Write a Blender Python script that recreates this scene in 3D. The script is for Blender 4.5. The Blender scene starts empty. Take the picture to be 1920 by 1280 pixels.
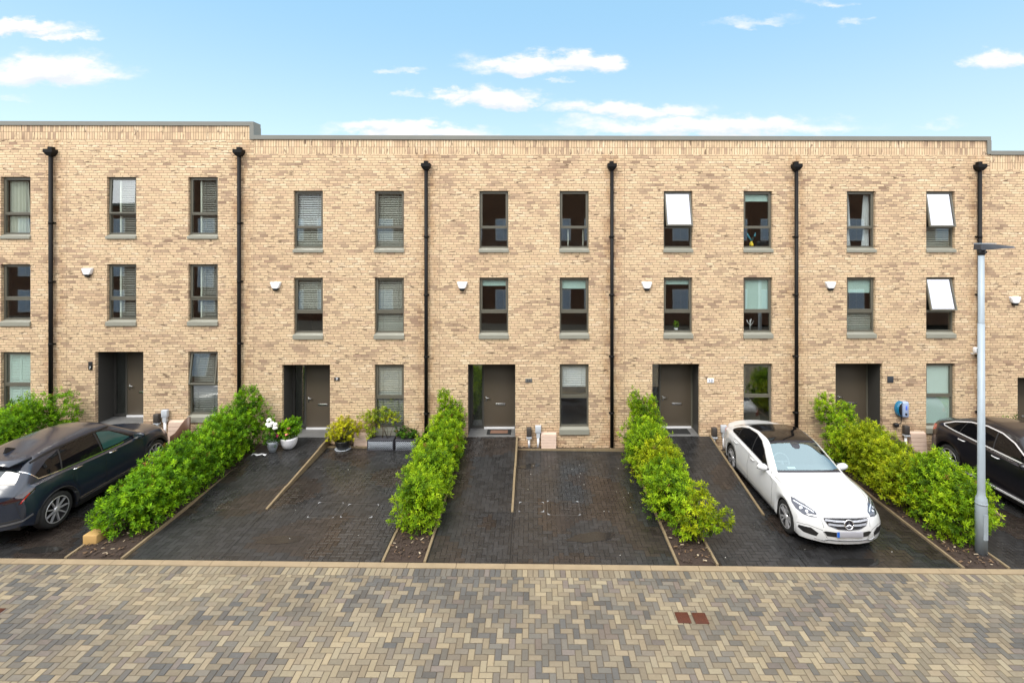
import bpy, bmesh, math, random
import numpy as np
from mathutils import Vector, Matrix, noise
from mathutils.bvhtree import BVHTree
from mathutils.geometry import delaunay_2d_cdt
R = math.radians
def X0(j): return -13.555 + 5.411 * (j - 1)
PI = math.pi
random.seed(7)
S = bpy.context.scene
C = S.collection

# ------------------------------------------------------------------ mesh helpers
class MB:
    """collects faces, then links them as one mesh object"""
    def __init__(s): s.v = []; s.f = []; s.m = []; s.sm = []; s.c = []
    def face(s, pts, m=0, sm=False, c=None):
        n = len(s.v); s.v += [tuple(p) for p in pts]
        s.f.append(tuple(range(n, n + len(pts)))); s.m.append(m); s.sm.append(sm); s.c.append(c)
    def mesh(s, vs, fs, m=0, sm=False):
        n = len(s.v); s.v += [tuple(p) for p in vs]
        for f in fs:
            s.f.append(tuple(i + n for i in f)); s.m.append(m); s.sm.append(sm); s.c.append(None)
    def box(s, x0, x1, y0, y1, z0, z1, m=0):
        v = [(x, y, z) for z in (z0, z1) for y in (y0, y1) for x in (x0, x1)]
        s.mesh(v, [(0, 2, 3, 1), (4, 5, 7, 6), (0, 1, 5, 4), (2, 6, 7, 3), (0, 4, 6, 2), (1, 3, 7, 5)], m)
    def bbox(s, x0, x1, y0, y1, z0, z1, b=.01, m=0, mat=None):
        bm = bmesh.new(); bmesh.ops.create_cube(bm, size=1)
        for v in bm.verts:
            v.co = Vector(((x0 + x1) / 2 + v.co.x * (x1 - x0), (y0 + y1) / 2 + v.co.y * (y1 - y0), (z0 + z1) / 2 + v.co.z * (z1 - z0)))
        bmesh.ops.bevel(bm, geom=bm.edges[:], offset=b, segments=2, profile=.5, affect='EDGES')
        s.bm(bm, m, mat, True)
    def bm(s, bm, m=0, mat=None, sm=False):
        bm.verts.ensure_lookup_table()
        for i, v in enumerate(bm.verts): v.index = i
        vs = [(mat @ v.co) if mat else v.co.copy() for v in bm.verts]
        s.mesh(vs, [tuple(v.index for v in f.verts) for f in bm.faces], m, sm); bm.free()
    def lathe(s, prof, n=24, mat=Matrix(), m=0, sm=True, caps=True):
        vs = []; fs = []; k = len(prof)
        for i in range(n):
            a = 2 * PI * i / n
            for r, z in prof: vs.append(mat @ Vector((r * math.cos(a), r * math.sin(a), z)))
        for i in range(n):
            j = (i + 1) % n
            for q in range(k - 1): fs.append((i * k + q, j * k + q, j * k + q + 1, i * k + q + 1))
        if caps:
            if prof[0][0] > 1e-5: fs.append(tuple(i * k for i in reversed(range(n))))
            if prof[-1][0] > 1e-5: fs.append(tuple(i * k + k - 1 for i in range(n)))
        s.mesh(vs, fs, m, sm)
    def tube(s, pts, r, n=8, m=0):
        pts = [Vector(p) for p in pts]; vs = []; fs = []
        for i, p in enumerate(pts):
            d = (pts[min(i + 1, len(pts) - 1)] - pts[max(i - 1, 0)]).normalized()
            u = d.cross(Vector((0, 0, 1)) if abs(d.z) < .9 else Vector((1, 0, 0))).normalized(); w = d.cross(u)
            rr = r[i] if isinstance(r, (list, tuple)) else r
            for k in range(n):
                a = 2 * PI * k / n; vs.append(p + rr * (math.cos(a) * u + math.sin(a) * w))
        for i in range(len(pts) - 1):
            for k in range(n):
                fs.append((i * n + k, i * n + (k + 1) % n, (i + 1) * n + (k + 1) % n, (i + 1) * n + k))
        fs.append(tuple(reversed(range(n)))); fs.append(tuple((len(pts) - 1) * n + k for k in range(n)))
        s.mesh(vs, fs, m, True)
    def build(s, name, mats, parent=None, loc=(0, 0, 0), auto=None, rot=None):
        me = bpy.data.meshes.new(name)
        me.from_pydata(s.v, [], s.f)
        if not isinstance(mats, (list, tuple)): mats = [mats]
        for m in mats: me.materials.append(m)
        me.polygons.foreach_set('material_index', s.m)
        me.polygons.foreach_set('use_smooth', s.sm)
        if any(c is not None for c in s.c):
            at = me.attributes.new('col', 'FLOAT_COLOR', 'FACE')
            at.data.foreach_set('color', [q for c in s.c for q in (c + (1,) if c else (.5, .5, .5, 1))])
        me.update()
        o = bpy.data.objects.new(name, me); C.objects.link(o)
        if parent: o.parent = parent
        o.location = loc
        if rot: o.rotation_euler = rot
        if auto is not None:
            try: me.set_sharp_from_angle(angle=R(auto))
            except Exception: pass
        return o

def tag(o, label=None, cat=None, group=None, kind=None):
    if label: o['label'] = label
    if cat: o['category'] = cat
    if group: o['group'] = group
    if kind: o['kind'] = kind
    return o
def thing(name, label, cat, loc=(0, 0, 0), rz=0, group=None):
    o = bpy.data.objects.new(name, None); C.objects.link(o)
    o.location = loc; o.rotation_euler = (0, 0, rz); o.empty_display_size = .2
    return tag(o, label, cat, group)
def text_mb(txt, size, mat4, depth=.002):
    cu = bpy.data.curves.new('t', 'FONT'); cu.body = txt; cu.size = size; cu.extrude = depth
    cu.align_x = 'CENTER'; cu.align_y = 'CENTER'
    ob = bpy.data.objects.new('t', cu); C.objects.link(ob)
    bpy.context.view_layer.update()
    me = bpy.data.meshes.new_from_object(ob.evaluated_get(bpy.context.evaluated_depsgraph_get()))
    m = MB(); m.mesh([mat4 @ v.co for v in me.vertices], [tuple(p.vertices) for p in me.polygons])
    bpy.data.objects.remove(ob); bpy.data.curves.remove(cu); bpy.data.meshes.remove(me)
    return m

# ------------------------------------------------------------------ materials
class NT:
    def __init__(s, name):
        s.mat = bpy.data.materials.new(name); s.mat.use_nodes = True
        s.t = s.mat.node_tree; s.n = s.t.nodes; s.b = s.n['Principled BSDF']; s.out = s.n['Material Output']
    def node(s, ty, **kw):
        n = s.n.new(ty)
        for k, v in kw.items(): setattr(n, k, v)
        return n
    def link(s, a, b): s.t.links.new(a, b)
    def val(s, sock, v):
        if hasattr(v, 'is_output') or isinstance(v, bpy.types.NodeSocket): s.link(v, sock)
        else: sock.default_value = v
    def math(s, op, a, b=0, c=None):
        n = s.node('ShaderNodeMath', operation=op); s.val(n.inputs[0], a); s.val(n.inputs[1], b)
        if c is not None: s.val(n.inputs[2], c)
        return n.outputs[0]
    def mix(s, f, a, b, mode='MIX'):
        n = s.node('ShaderNodeMix', data_type='RGBA', blend_type=mode)
        s.val(n.inputs[0], f); s.val(n.inputs[6], a if not isinstance(a, tuple) else (*a[:3], 1)); s.val(n.inputs[7], b if not isinstance(b, tuple) else (*b[:3], 1))
        return n.outputs[2]
    def noise(s, scale, detail=3, vec=None, rough=.5, dim='3D'):
        n = s.node('ShaderNodeTexNoise', noise_dimensions=dim); n.inputs['Scale'].default_value = scale
        n.inputs['Detail'].default_value = detail; n.inputs['Roughness'].default_value = rough
        if vec is not None: s.link(vec, n.inputs['Vector'])
        return n.outputs['Fac']
    def pos(s): return s.node('ShaderNodeNewGeometry').outputs['Position']
    def obj(s): return s.node('ShaderNodeTexCoord').outputs['Object']
    def smooth(s, x, a, b):
        n = s.node('ShaderNodeMapRange', interpolation_type='SMOOTHSTEP'); s.val(n.inputs[0], x)
        n.inputs[1].default_value = a; n.inputs[2].default_value = b; return n.outputs[0]
    def scalev(s, vec, sc):
        n = s.node('ShaderNodeVectorMath', operation='MULTIPLY'); s.link(vec, n.inputs[0]); n.inputs[1].default_value = sc; return n.outputs[0]
    def bump(s, h, st, dist=.01):
        n = s.node('ShaderNodeBump'); n.inputs['Strength'].default_value = st; n.inputs['Distance'].default_value = dist
        s.link(h, n.inputs['Height']); s.link(n.outputs[0], s.b.inputs['Normal'])

def simple(name, col, rough=.5, metal=0, var=.12, scale=6, coat=0, spec=.5, bump=0):
    m = NT(name); b = m.b
    f = m.noise(scale, 4, m.obj())
    lo = tuple(c * (1 - var) for c in col); hi = tuple(min(1, c * (1 + var)) for c in col)
    m.link(m.mix(f, lo, hi), b.inputs['Base Color'])
    m.link(m.math('MULTIPLY_ADD', f, .16, rough - .08), b.inputs['Roughness'])
    b.inputs['Metallic'].default_value = metal; b.inputs['Coat Weight'].default_value = coat
    b.inputs['Specular IOR Level'].default_value = spec
    if bump: m.bump(m.noise(scale * 10, 3, m.obj()), bump)
    return m.mat

def brick_mat(name, soldier=False, tint=(1, 1, 1)):
    m = NT(name); p = m.pos(); sx = m.node('ShaderNodeSeparateXYZ'); m.link(p, sx.inputs[0])
    u = m.math('ADD', sx.outputs[0], sx.outputs[1]); v = sx.outputs[2]
    W, H = (.225, .0745)
    if soldier:
        v, u = u, m.math('ADD', v, 10 - 8.16)
        W, H = .2125, .075
    row = m.math('FLOOR', m.math('DIVIDE', v, H))
    wn = m.node('ShaderNodeTexWhiteNoise', noise_dimensions='1D'); m.link(row, wn.inputs['W'])
    off = m.math('MULTIPLY_ADD', row, .34, m.math('MULTIPLY', wn.outputs[0], .22)) if not soldier else 0
    uu = m.math('ADD', m.math('DIVIDE', u, W), off)
    col = m.math('FLOOR', uu)
    cv = m.node('ShaderNodeCombineXYZ'); m.link(col, cv.inputs[0]); m.link(row, cv.inputs[1])
    w2 = m.node('ShaderNodeTexWhiteNoise', noise_dimensions='3D'); m.link(cv.outputs[0], w2.inputs['Vector'])
    rid = w2.outputs['Value']
    rs = m.node('ShaderNodeSeparateColor'); m.link(w2.outputs['Color'], rs.inputs[0])
    ramp = m.node('ShaderNodeValToRGB'); e = ramp.color_ramp.elements
    stops = [(0, (.29, .195, .135)), (.10, (.42, .30, .21)), (.24, (.57, .415, .275)), (.40, (.70, .52, .335)), (.75, (.765, .585, .38)), (1, (.83, .665, .465))]
    e[0].position, e[0].color = stops[0][0], (*stops[0][1], 1); e[1].position, e[1].color = 1, (*stops[-1][1], 1)
    for q, c in stops[1:-1]: x = e.new(q); x.color = (*c, 1)
    # clustered tone: neighbouring bricks tend to share it
    cl = m.noise(.9, 3, m.scalev(p, (.8, .8, 1.9)))
    t = m.math('ADD', m.math('MULTIPLY', rid, .72), m.math('MULTIPLY', m.smooth(cl, .33, .67), .30))
    m.link(t, ramp.inputs[0])
    pink = m.mix(m.math('MULTIPLY', m.smooth(rs.outputs[1], .70, .92), .30), ramp.outputs[0], (.58, .38, .27))
    # fired smudges and drag marks on the brick faces
    sc = (3.6, 3.6, 19) if not soldier else (19, 19, 3.6)
    st = m.noise(1.0, 5, m.scalev(p, sc), .62)
    gate = m.smooth(rs.outputs[0], .35, .95)
    sm = m.math('MULTIPLY', m.smooth(st, .52, .61), m.math('MULTIPLY', gate, .95))
    c2 = m.mix(sm, pink, (.15, .095, .065))
    fine = m.noise(38, 3, p)
    c3 = m.mix(m.math('MULTIPLY_ADD', fine, .30, -.02), c2, m.mix(1, c2, (.55, .5, .45), 'MULTIPLY'))
    fu = m.math('FRACT', uu); fv = m.math('FRACT', m.math('DIVIDE', v, H))
    eu = m.math('MINIMUM', fu, m.math('SUBTRACT', 1, fu)); ev = m.math('MINIMUM', fv, m.math('SUBTRACT', 1, fv))
    wob = m.math('MULTIPLY', m.math('SUBTRACT', m.noise(24, 2, p), .5), .05)
    mu = m.smooth(m.math('ADD', eu, m.math('MULTIPLY', wob, .4)), .016, .036); mv = m.smooth(m.math('ADD', ev, wob), .05, .12)
    face = m.math('MULTIPLY', mu, mv)
    mort = m.mix(m.noise(2.2, 2, p), (.195, .13, .08), (.295, .205, .125))
    c4 = m.mix(face, mort, c3)
    # slow weathering over the wall, and the dirtier splash zone near the ground
    wz = m.noise(.45, 4, p)
    c5 = m.mix(m.math('MULTIPLY', m.smooth(wz, .45, .75), .16), c4, m.mix(1, c4, (.74, .66, .60), 'MULTIPLY'))
    pf = m.math('FRACT', m.math('DIVIDE', m.math('SUBTRACT', u, X0(1) + 5.03 - 5.411 * 4 - 2.7), 5.411))
    pd = m.math('MULTIPLY', m.math('ABSOLUTE', m.math('SUBTRACT', pf, .5)), 5.411)
    sn = m.noise(3.5, 4, m.scalev(p, (1.6, 1.6, .5)))
    c5 = m.mix(m.math('MULTIPLY', m.math('MULTIPLY', m.smooth(m.math('MULTIPLY', pd, -1), -.42, -.08), m.smooth(sn, .38, .62)), .5), c5, m.mix(1, c5, (.66, .50, .36), 'MULTIPLY'))
    gl = m.math('MULTIPLY', m.smooth(m.math('MULTIPLY', v if not soldier else u, -1), -.75, .35), m.smooth(m.noise(2.4, 4, p), .40, .62))
    if not soldier: c5 = m.mix(m.math('MULTIPLY', gl, .4), c5, m.mix(1, c5, (.78, .60, .50), 'MULTIPLY'))
    if tint != (1, 1, 1): c5 = m.mix(1, c5, tint, 'MULTIPLY')
    m.link(c5, m.b.inputs['Base Color']); m.b.inputs['Roughness'].default_value = .85
    m.b.inputs['Specular IOR Level'].default_value = .25
    h = m.math('ADD', m.math('MULTIPLY', face, .8), m.math('MULTIPLY', m.math('ADD', fine, m.math('MULTIPLY', rid, .8)), .25))
    m.bump(h, .55, .008)
    return m.mat

def attr_mat(name, rough=(.5, .8), bump=.2, scale=30, var=.35, spec=.5, wet=None):
    m = NT(name); a = m.node('ShaderNodeAttribute', attribute_name='col'); p = m.pos()
    f = m.noise(scale, 4, p); f2 = m.noise(1.3, 4, p)
    c = m.mix(m.math('MULTIPLY', f, var), a.outputs['Color'], m.mix(1, a.outputs['Color'], (.45, .43, .42), 'MULTIPLY'))
    c = m.mix(m.math('MULTIPLY', m.smooth(f2, .45, .7), .3), c, m.mix(1, c, (.72, .68, .62), 'MULTIPLY'))
    m.link(c, m.b.inputs['Base Color'])
    if wet:
        w = m.smooth(m.noise(.55, 5, p, .6), .35, .68)
        m.link(m.math('ADD', m.math('MULTIPLY', w, rough[1] - rough[0]), m.math('MULTIPLY_ADD', f, .12, rough[0] - .06)), m.b.inputs['Roughness'])
    else: m.link(m.math('MULTIPLY_ADD', f, rough[1] - rough[0], rough[0]), m.b.inputs['Roughness'])
    m.b.inputs['Specular IOR Level'].default_value = spec
    m.bump(m.noise(scale * 4, 3, p), bump, .006)
    return m.mat

def leaf_mat(name):
    m = NT(name); a = m.node('ShaderNodeAttribute', attribute_name='col')
    m.link(a.outputs['Color'], m.b.inputs['Base Color']); m.b.inputs['Roughness'].default_value = .5
    m.b.inputs['Specular IOR Level'].default_value = .2
    tr = m.node('ShaderNodeBsdfTranslucent'); m.link(m.mix(1, a.outputs['Color'], (1.5, 1.35, .6), 'MULTIPLY'), tr.inputs[0])
    mx = m.node('ShaderNodeMixShader'); mx.inputs[0].default_value = .34
    m.link(m.b.outputs[0], mx.inputs[1]); m.link(tr.outputs[0], mx.inputs[2]); m.link(mx.outputs[0], m.out.inputs[0])
    return m.mat

def glass_mat(name, base=.06, tint=(1, 1, 1), ior=1.5, gcol=(1, 1, 1), wob=.0):
    m = NT(name); m.n.remove(m.b)
    tr = m.node('ShaderNodeBsdfTransparent'); tr.inputs[0].default_value = (*tint, 1)
    gl = m.node('ShaderNodeBsdfGlossy'); gl.inputs['Roughness'].default_value = .015; gl.inputs[0].default_value = (*gcol, 1)
    fr = m.node('ShaderNodeFresnel'); bf = m.node('ShaderNodeNewGeometry').outputs['Backfacing']
    m.link(m.math('MULTIPLY_ADD', bf, 1 / ior - ior, ior), fr.inputs[0])
    mx = m.node('ShaderNodeMixShader'); m.link(m.math('ADD', fr.outputs[0], base), mx.inputs[0])
    m.link(tr.outputs[0], mx.inputs[1]); m.link(gl.outputs[0], mx.inputs[2]); m.link(mx.outputs[0], m.out.inputs[0])
    if wob:
        b = m.node('ShaderNodeBump'); b.inputs['Strength'].default_value = wob; b.inputs['Distance'].default_value = .01
        m.link(m.noise(1.6, 1, m.pos()), b.inputs['Height']); m.link(b.outputs[0], gl.inputs['Normal'])
    return m.mat

M = {}
M['brick'] = brick_mat('buff_brick')
M['soldier'] = brick_mat('buff_soldier_brick', True)
M['redbrick'] = brick_mat('red_brick', tint=(.30, .20, .175))
M['coping'] = simple('coping_metal', (.19, .19, .168), .45, .2, .1, 3)
M['frame'] = simple('window_frame', (.125, .118, .092), .42, 0, .06, 4)
M['sill'] = simple('sill_metal', (.27, .265, .22), .42, 0, .08, 4)
M['cladding'] = simple('porch_cladding', (.055, .052, .047), .5, 0, .1, 4)
M['door'] = simple('door_paint', (.105, .085, .062), .45, 0, .06, 3)
M['steel'] = simple('steel', (.62, .62, .62), .3, 1, .08, 8)
M['whitepl'] = simple('white_plastic', (.80, .80, .82), .35, 0, .03, 4)
M['greypl'] = simple('grey_plastic', (.50, .53, .57), .45, 0, .05, 6)
M['blackpl'] = simple('black_plastic', (.012, .012, .013), .4, 0, .2, 5)
M['pipe'] = simple('pipe_black', (.0045, .004, .004), .6, 0, .3, 4, spec=.25)
M['darkbox'] = simple('dark_box', (.055, .047, .042), .5, 0, .1, 8)
M['inside'] = simple('room_wall', (.26, .25, .23), .8, 0, .08, 1)
M['blindw'] = simple('white_blind', (.70, .70, .72), .5, 0, .04, 3)
M['blindg'] = simple('grey_blind', (.40, .39, .34), .5, 0, .08, 3)
M['blindd'] = simple('dark_blind', (.22, .21, .185), .5, 0, .08, 3)
M['mint'] = simple('roller_fabric', (.58, .76, .71), .7, 0, .03, 3)
M['mint2'] = simple('frosted_film', (.70, .86, .82), .5, 0, .04, 1.2)
M['cream'] = simple('curtain', (.72, .72, .62), .8, 0, .08, 5)
M['glass'] = glass_mat('pane_glass', .085, (.93, .96, .95), wob=.02)
M['skyglass'] = glass_mat('boosted_reflection_glass', .40, (.9, .93, .95), 1.5, (.92, .92, 1.0), wob=.02)  # reflection boosted in the material so tilted sashes read as white sky
M['sealant'] = simple('sealant', (.30, .20, .125), .8)
M['concrete'] = simple('edging_concrete', (.22, .165, .095), .75, 0, .3, 9, bump=.3)
M['kerb'] = simple('kerb_concrete', (.27, .205, .125), .75, 0, .22, 5, bump=.3)
M['slab'] = simple('porch_slab', (.17, .168, .165), .5, 0, .3, 6, bump=.2)
M['paver'] = attr_mat('road_pavers', (.55, .85), .3, 26, .4, .35)
M['blackpaver'] = attr_mat('driveway_pavers', (.17, .46), .22, 22, .5, .5, wet=True)
M['soil'] = simple('soil', (.040, .024, .016), .85, 0, .6, 22, bump=.9)
M['chips'] = attr_mat('bark_chips', (.6, .9), .2, 40)
M['leaf'] = leaf_mat('leaf')
M['bark'] = simple('bark', (.09, .06, .035), .85, 0, .3, 20, bump=.4)
M['ground'] = simple('far_ground', (.16, .135, .10), .9, 0, .25, .4)
M['faraway'] = simple('far_pane_sky_tone', (.50, .58, .70), .3)  # pale blue-grey paints the reflected sky into the opposite panes
M['rust'] = simple('rusty_iron', (.085, .022, .009), .6, .2, .35, 14, bump=.5)
M['galv'] = simple('galvanised', (.33, .385, .43), .5, .15, .14, 5)
M['white'] = simple('white_paint', (.8, .8, .8), .5)
M['sand'] = simple('sandstone', (.50, .31, .11), .7, 0, .15, 7, bump=.3)
M['pinkbox'] = simple('meter_box', (.60, .45, .36), .6, 0, .08, 7)
M['mat'] = simple('doormat', (.018, .018, .018), .95, 0, .3, 30, bump=.5)
M['coir'] = simple('coir', (.22, .12, .08), .95, 0, .25, 30, bump=.5)
M['pot'] = simple('white_pot', (.72, .71, .74), .35, 0, .05, 5)
M['potg'] = simple('grey_pot', (.48, .52, .58), .45, 0, .08, 5)
M['trough'] = simple('trough', (.045, .045, .055), .5, 0, .2, 12)
M['petalw'] = simple('petal_white', (.86, .85, .78), .6, 0, .05, 20)
M['petalp'] = simple('petal_pink', (.62, .04, .14), .6, 0, .3, 20)
M['petals'] = simple('petal_salmon', (.75, .22, .2), .6, 0, .2, 20)
M['teal'] = simple('charger_teal', (.012, .16, .30), .22, 0, .2, 4, coat=.6)
M['chgrey'] = simple('charger_panel', (.34, .42, .60), .3, 0, .06, 3, coat=.4)
M['chblue'] = simple('charger_display', (.10, .18, .75), .2)
M['brown'] = simple('brown_panel', (.10, .05, .03), .5, 0, .3, 5)
M['yellow'] = simple('yellow_vase', (.85, .6, .03), .4)
M['bluefig'] = simple('blue_figure', (.05, .28, .38), .4)

# ------------------------------------------------------------------ ground levels
def gz(x, y): return -.41 - .0165 * x + .015 * y
PATHS = {}   # house index -> (x0, x1) of the raised front path
DZ = {0: .395, 1: .395, 2: 0, 3: 0, 4: 0, 5: 0, 6: -.42}
def pathz(x, y, j):
    top = -.10 + DZ[j]
    t = max(0., min(1., 1 + y / 3.4))
    g = gz(x, y)
    return g + max(0, top - gz(x, 0)) * t

# terrain
m = MB()
xs = [-420, -120, -40, 40, 120, 420]; ys = [-420, -120, -14, 12, 120, 420]
for i in range(5):
    for k in range(5):
        m.face([(xs[i], ys[k], gz(xs[i], ys[k]) - .10), (xs[i + 1], ys[k], gz(xs[i + 1], ys[k]) - .10), (xs[i + 1], ys[k + 1], gz(xs[i + 1], ys[k + 1]) - .10), (xs[i], ys[k + 1], gz(xs[i], ys[k + 1]) - .10)])
tag(m.build('ground', M['ground']), kind='structure')

def herring(x0, x1, y0, y1, s=.1, gap=.004, zf=gz, colf=None, mb=None, cham=.006, ox=0, oy=0, shape=None):
    mb = mb or MB()
    i0 = int((x0 - ox) / s) - 3; i1 = int((x1 - ox) / s) + 3; j0 = int((y0 - oy) / s) - 3; j1 = int((y1 - oy) / s) + 3
    for i in range(i0, i1):
        for j in range(j0, j1):
            k = (i - j) % 4
            if k == 0: a, b, c, d = i, i + 2, j, j + 1
            elif k == 3: a, b, c, d = i, i + 1, j, j + 2
            else: continue
            block(mb, max(x0, a * s + ox), min(x1, b * s + ox), max(y0, c * s + oy), min(y1, d * s + oy), gap, zf, colf, cham)
    return mb
def block(mb, a, b, c, d, gap, zf, colf, cham):
    a += gap; b -= gap; c += gap; d -= gap
    if b - a < .015 or d - c < .015: return
    cx, cy = (a + b) / 2, (c + d) / 2
    h = random.uniform(-.0015, .0015); tx = random.uniform(-.006, .006); ty = random.uniform(-.006, .006)
    col = colf(cx, cy)
    z = lambda x, y: zf(x, y) + h + tx * (x - cx) + ty * (y - cy)
    e = cham
    o = [(a, c, z(a, c) - e), (b, c, z(b, c) - e), (b, d, z(b, d) - e), (a, d, z(a, d) - e)]
    t = [(a + e, c + e, z(a, c)), (b - e, c + e, z(b, c)), (b - e, d - e, z(b, d)), (a + e, d - e, z(a, d))]
    n = len(mb.v); mb.v += o + t
    for f in ((4, 5, 6, 7), (0, 1, 5, 4), (1, 2, 6, 5), (2, 3, 7, 6), (3, 0, 4, 7)):
        mb.f.append(tuple(n + q for q in f)); mb.m.append(0); mb.sm.append(False); mb.c.append(col)

PAL = [(.285, .238, .158), (.245, .205, .142), (.205, .172, .122), (.172, .150, .120), (.140, .128, .108), (.105, .100, .092), (.165, .138, .118)]
def roadcol(x, y):
    n = noise.noise(Vector((x * .55, y * .8, 3.1))) * .9 + noise.noise(Vector((x * 1.9, y * 2.2, 8))) * .5
    r = random.random()
    v = n * .85 + (r - .5) * 1.05
    if v < -.40: k = 0
    elif v < -.13: k = 1
    elif v < .12: k = 2
    elif v < .30: k = 3 if random.random() < .6 else 6
    elif v < .52: k = 4
    else: k = 5
    c = PAL[k]; q = random.uniform(.86, 1.14); w = random.uniform(-.03, .03)
    return (c[0] * q * (1 + w), c[1] * q, c[2] * q * (1 - w))
KY = -5.17
m = herring(-17, 17, -13.2, KY - .34, zf=gz, colf=roadcol, ox=.03, oy=.02)
x = -17
while x < 17:
    block(m, x, x + .1, KY - .34, KY - .135, .004, gz, roadcol, .006); x += .1
tag(m.build('road', M['paver']), kind='structure')
m = MB(); m.face([(-17, -13.2, gz(-17, -13.2) - .012), (17, -13.2, gz(17, -13.2) - .012), (17, KY - .01, gz(17, KY) - .012), (-17, KY - .01, gz(-17, KY) - .012)])
tag(m.build('road_bed', simple('joint_sand', (.13, .10, .07), .9)), kind='structure')
m = MB(); x = -17
while x < 17:       # flush kerb units
    L = .915
    a, b = x + .004, x + L - .004
    v = [(a, KY - .13, gz(a, KY - .13) + .004), (b, KY - .13, gz(b, KY - .13) + .004), (b, KY, gz(b, KY) + .012), (a, KY, gz(a, KY) + .012)]
    lo = [(q[0], q[1], q[2] - .05) for q in v]
    m.mesh(lo + v, [(4, 5, 6, 7), (0, 1, 5, 4), (2, 3, 7, 6), (1, 2, 6, 5), (3, 0, 4, 7)])
    x += L
tag(m.build('kerb', M['kerb']), kind='structure')

def drivecol(x, y):
    q = random.uniform(.75, 1.3); n = noise.noise(Vector((x * .8, y * .8, 1)))
    b = (.030, .030, .031) if n < .1 else (.034, .027, .023)
    return (b[0] * q, b[1] * q, b[2] * q)
BEDS = {0: (-14.55, -13.40), 1: (-8.82, -7.72), 2: (-2.87, -2.03), 3: (2.73, 3.53), 4: (8.2, 9.13), 5: (13.9, 14.8)}
# raised front paths: (house, left x, right x)
PATH = {1: (-13.35, -11.45), 2: (-7.62, -5.98), 3: (-1.98, -.50), 4: (3.58, 5.17), 5: (9.18, 10.6)}
md = MB()
spans = {1: (-13.38, -8.84), 2: (-7.70, -2.89), 3: (-2.01, 2.71), 4: (3.55, 8.18), 5: (9.15, 13.88)}
for j, (a, b) in spans.items():
    p0, p1 = PATH[j]
    def zf(x, y, j=j, p0=p0, p1=p1):
        return pathz(x, y, j) if x < p1 + .001 else gz(x, y)
    herring(p1 + .055, b, KY + .01, -.21, zf=gz, colf=drivecol, mb=md, cham=.001, gap=.0034)
    herring(a, p1 - .0, -3.4, -.015, zf=lambda x, y, j=j: pathz(x, y, j), colf=drivecol, mb=md, cham=.001, gap=.0034)
    herring(a, p1 + .05, KY + .01, -3.4, zf=gz, colf=drivecol, mb=md, cham=.001, gap=.0034)
tag(md.build('driveway', M['blackpaver']), kind='structure')
m = MB(); m.face([(-17, KY + .01, gz(-17, KY) - .014), (17, KY + .01, gz(17, KY) - .014), (17, .0, gz(17, 0) - .014), (-17, .0, gz(-17, 0) - .014)])
for j, (a, b) in PATH.items():
    n = 8
    for k in range(n):
        y0 = -3.4 + 3.4 * k / n; y1 = -3.4 + 3.4 * (k + 1) / n
        m.face([(a, y0, pathz(a, y0, j) - .012), (b, y0, pathz(b, y0, j) - .012), (b, y1, pathz(b, y1, j) - .012), (a, y1, pathz(a, y1, j) - .012)])
tag(m.build('driveway_bed', simple('dark_joint', (.011, .011, .011), .6)), kind='structure')

# soil beds with bark chips, edging strips
ms = MB(); mc = MB()
def bed(x0, x1, y0, y1, h=.03):
    nx = max(2, int((x1 - x0) / .12)); ny = max(2, int((y1 - y0) / .12))
    P = lambda i, k: (x0 + (x1 - x0) * i / nx, y0 + (y1 - y0) * k / ny)
    def Z(i, k):
        x, y = P(i, k); e = 0 if i in (0, nx) or k in (0, ny) else 1
        return gz(x, y) + .006 + e * (h + .03 * noise.noise(Vector((x * 5, y * 5, 0))))
    vs = [(*P(i, k), Z(i, k)) for i in range(nx + 1) for k in range(ny + 1)]
    fs = [(i * (ny + 1) + k, (i + 1) * (ny + 1) + k, (i + 1) * (ny + 1) + k + 1, i * (ny + 1) + k + 1) for i in range(nx) for k in range(ny)]
    ms.mesh(vs, fs, 0, True)
    for _ in range(int((x1 - x0) * (y1 - y0) * 170)):
        x, y = random.uniform(x0 + .02, x1 - .02), random.uniform(y0 + .02, y1 - .02)
        s = random.uniform(.012, .04); a = random.uniform(0, PI); w = s * random.uniform(.25, .6)
        z = gz(x, y) + h + .03; ca, sa = math.cos(a), math.sin(a); t = random.uniform(-.012, .012)
        g = random.random(); col = (.05, .03, .02) if g < .7 else ((.16, .095, .05) if g < .93 else (.45, .36, .25))
        mc.face([(x + ca * s - sa * w, y + sa * s + ca * w, z + t), (x - ca * s - sa * w, y - sa * s + ca * w, z - t), (x - ca * s + sa * w, y - sa * s - ca * w, z - t), (x + ca * s + sa * w, y + sa * s - ca * w, z + t)], c=col)
for j, (a, b) in BEDS.items(): bed(a + .05, b - .05, KY + .02, -.22 if j in (0,) else -.015)
for j in (1, 2, 3, 4, 5): bed(PATH[j][1] + .06, spans[j][1], -.20, -.012, .01)
tag(ms.build('soil_beds', M['soil']), kind='structure')
tag(mc.build('bark_chips', M['chips']), 'bark chips and leaf litter scattered over the soil beds', 'bark chips', kind='stuff')
me_ = MB()
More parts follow.
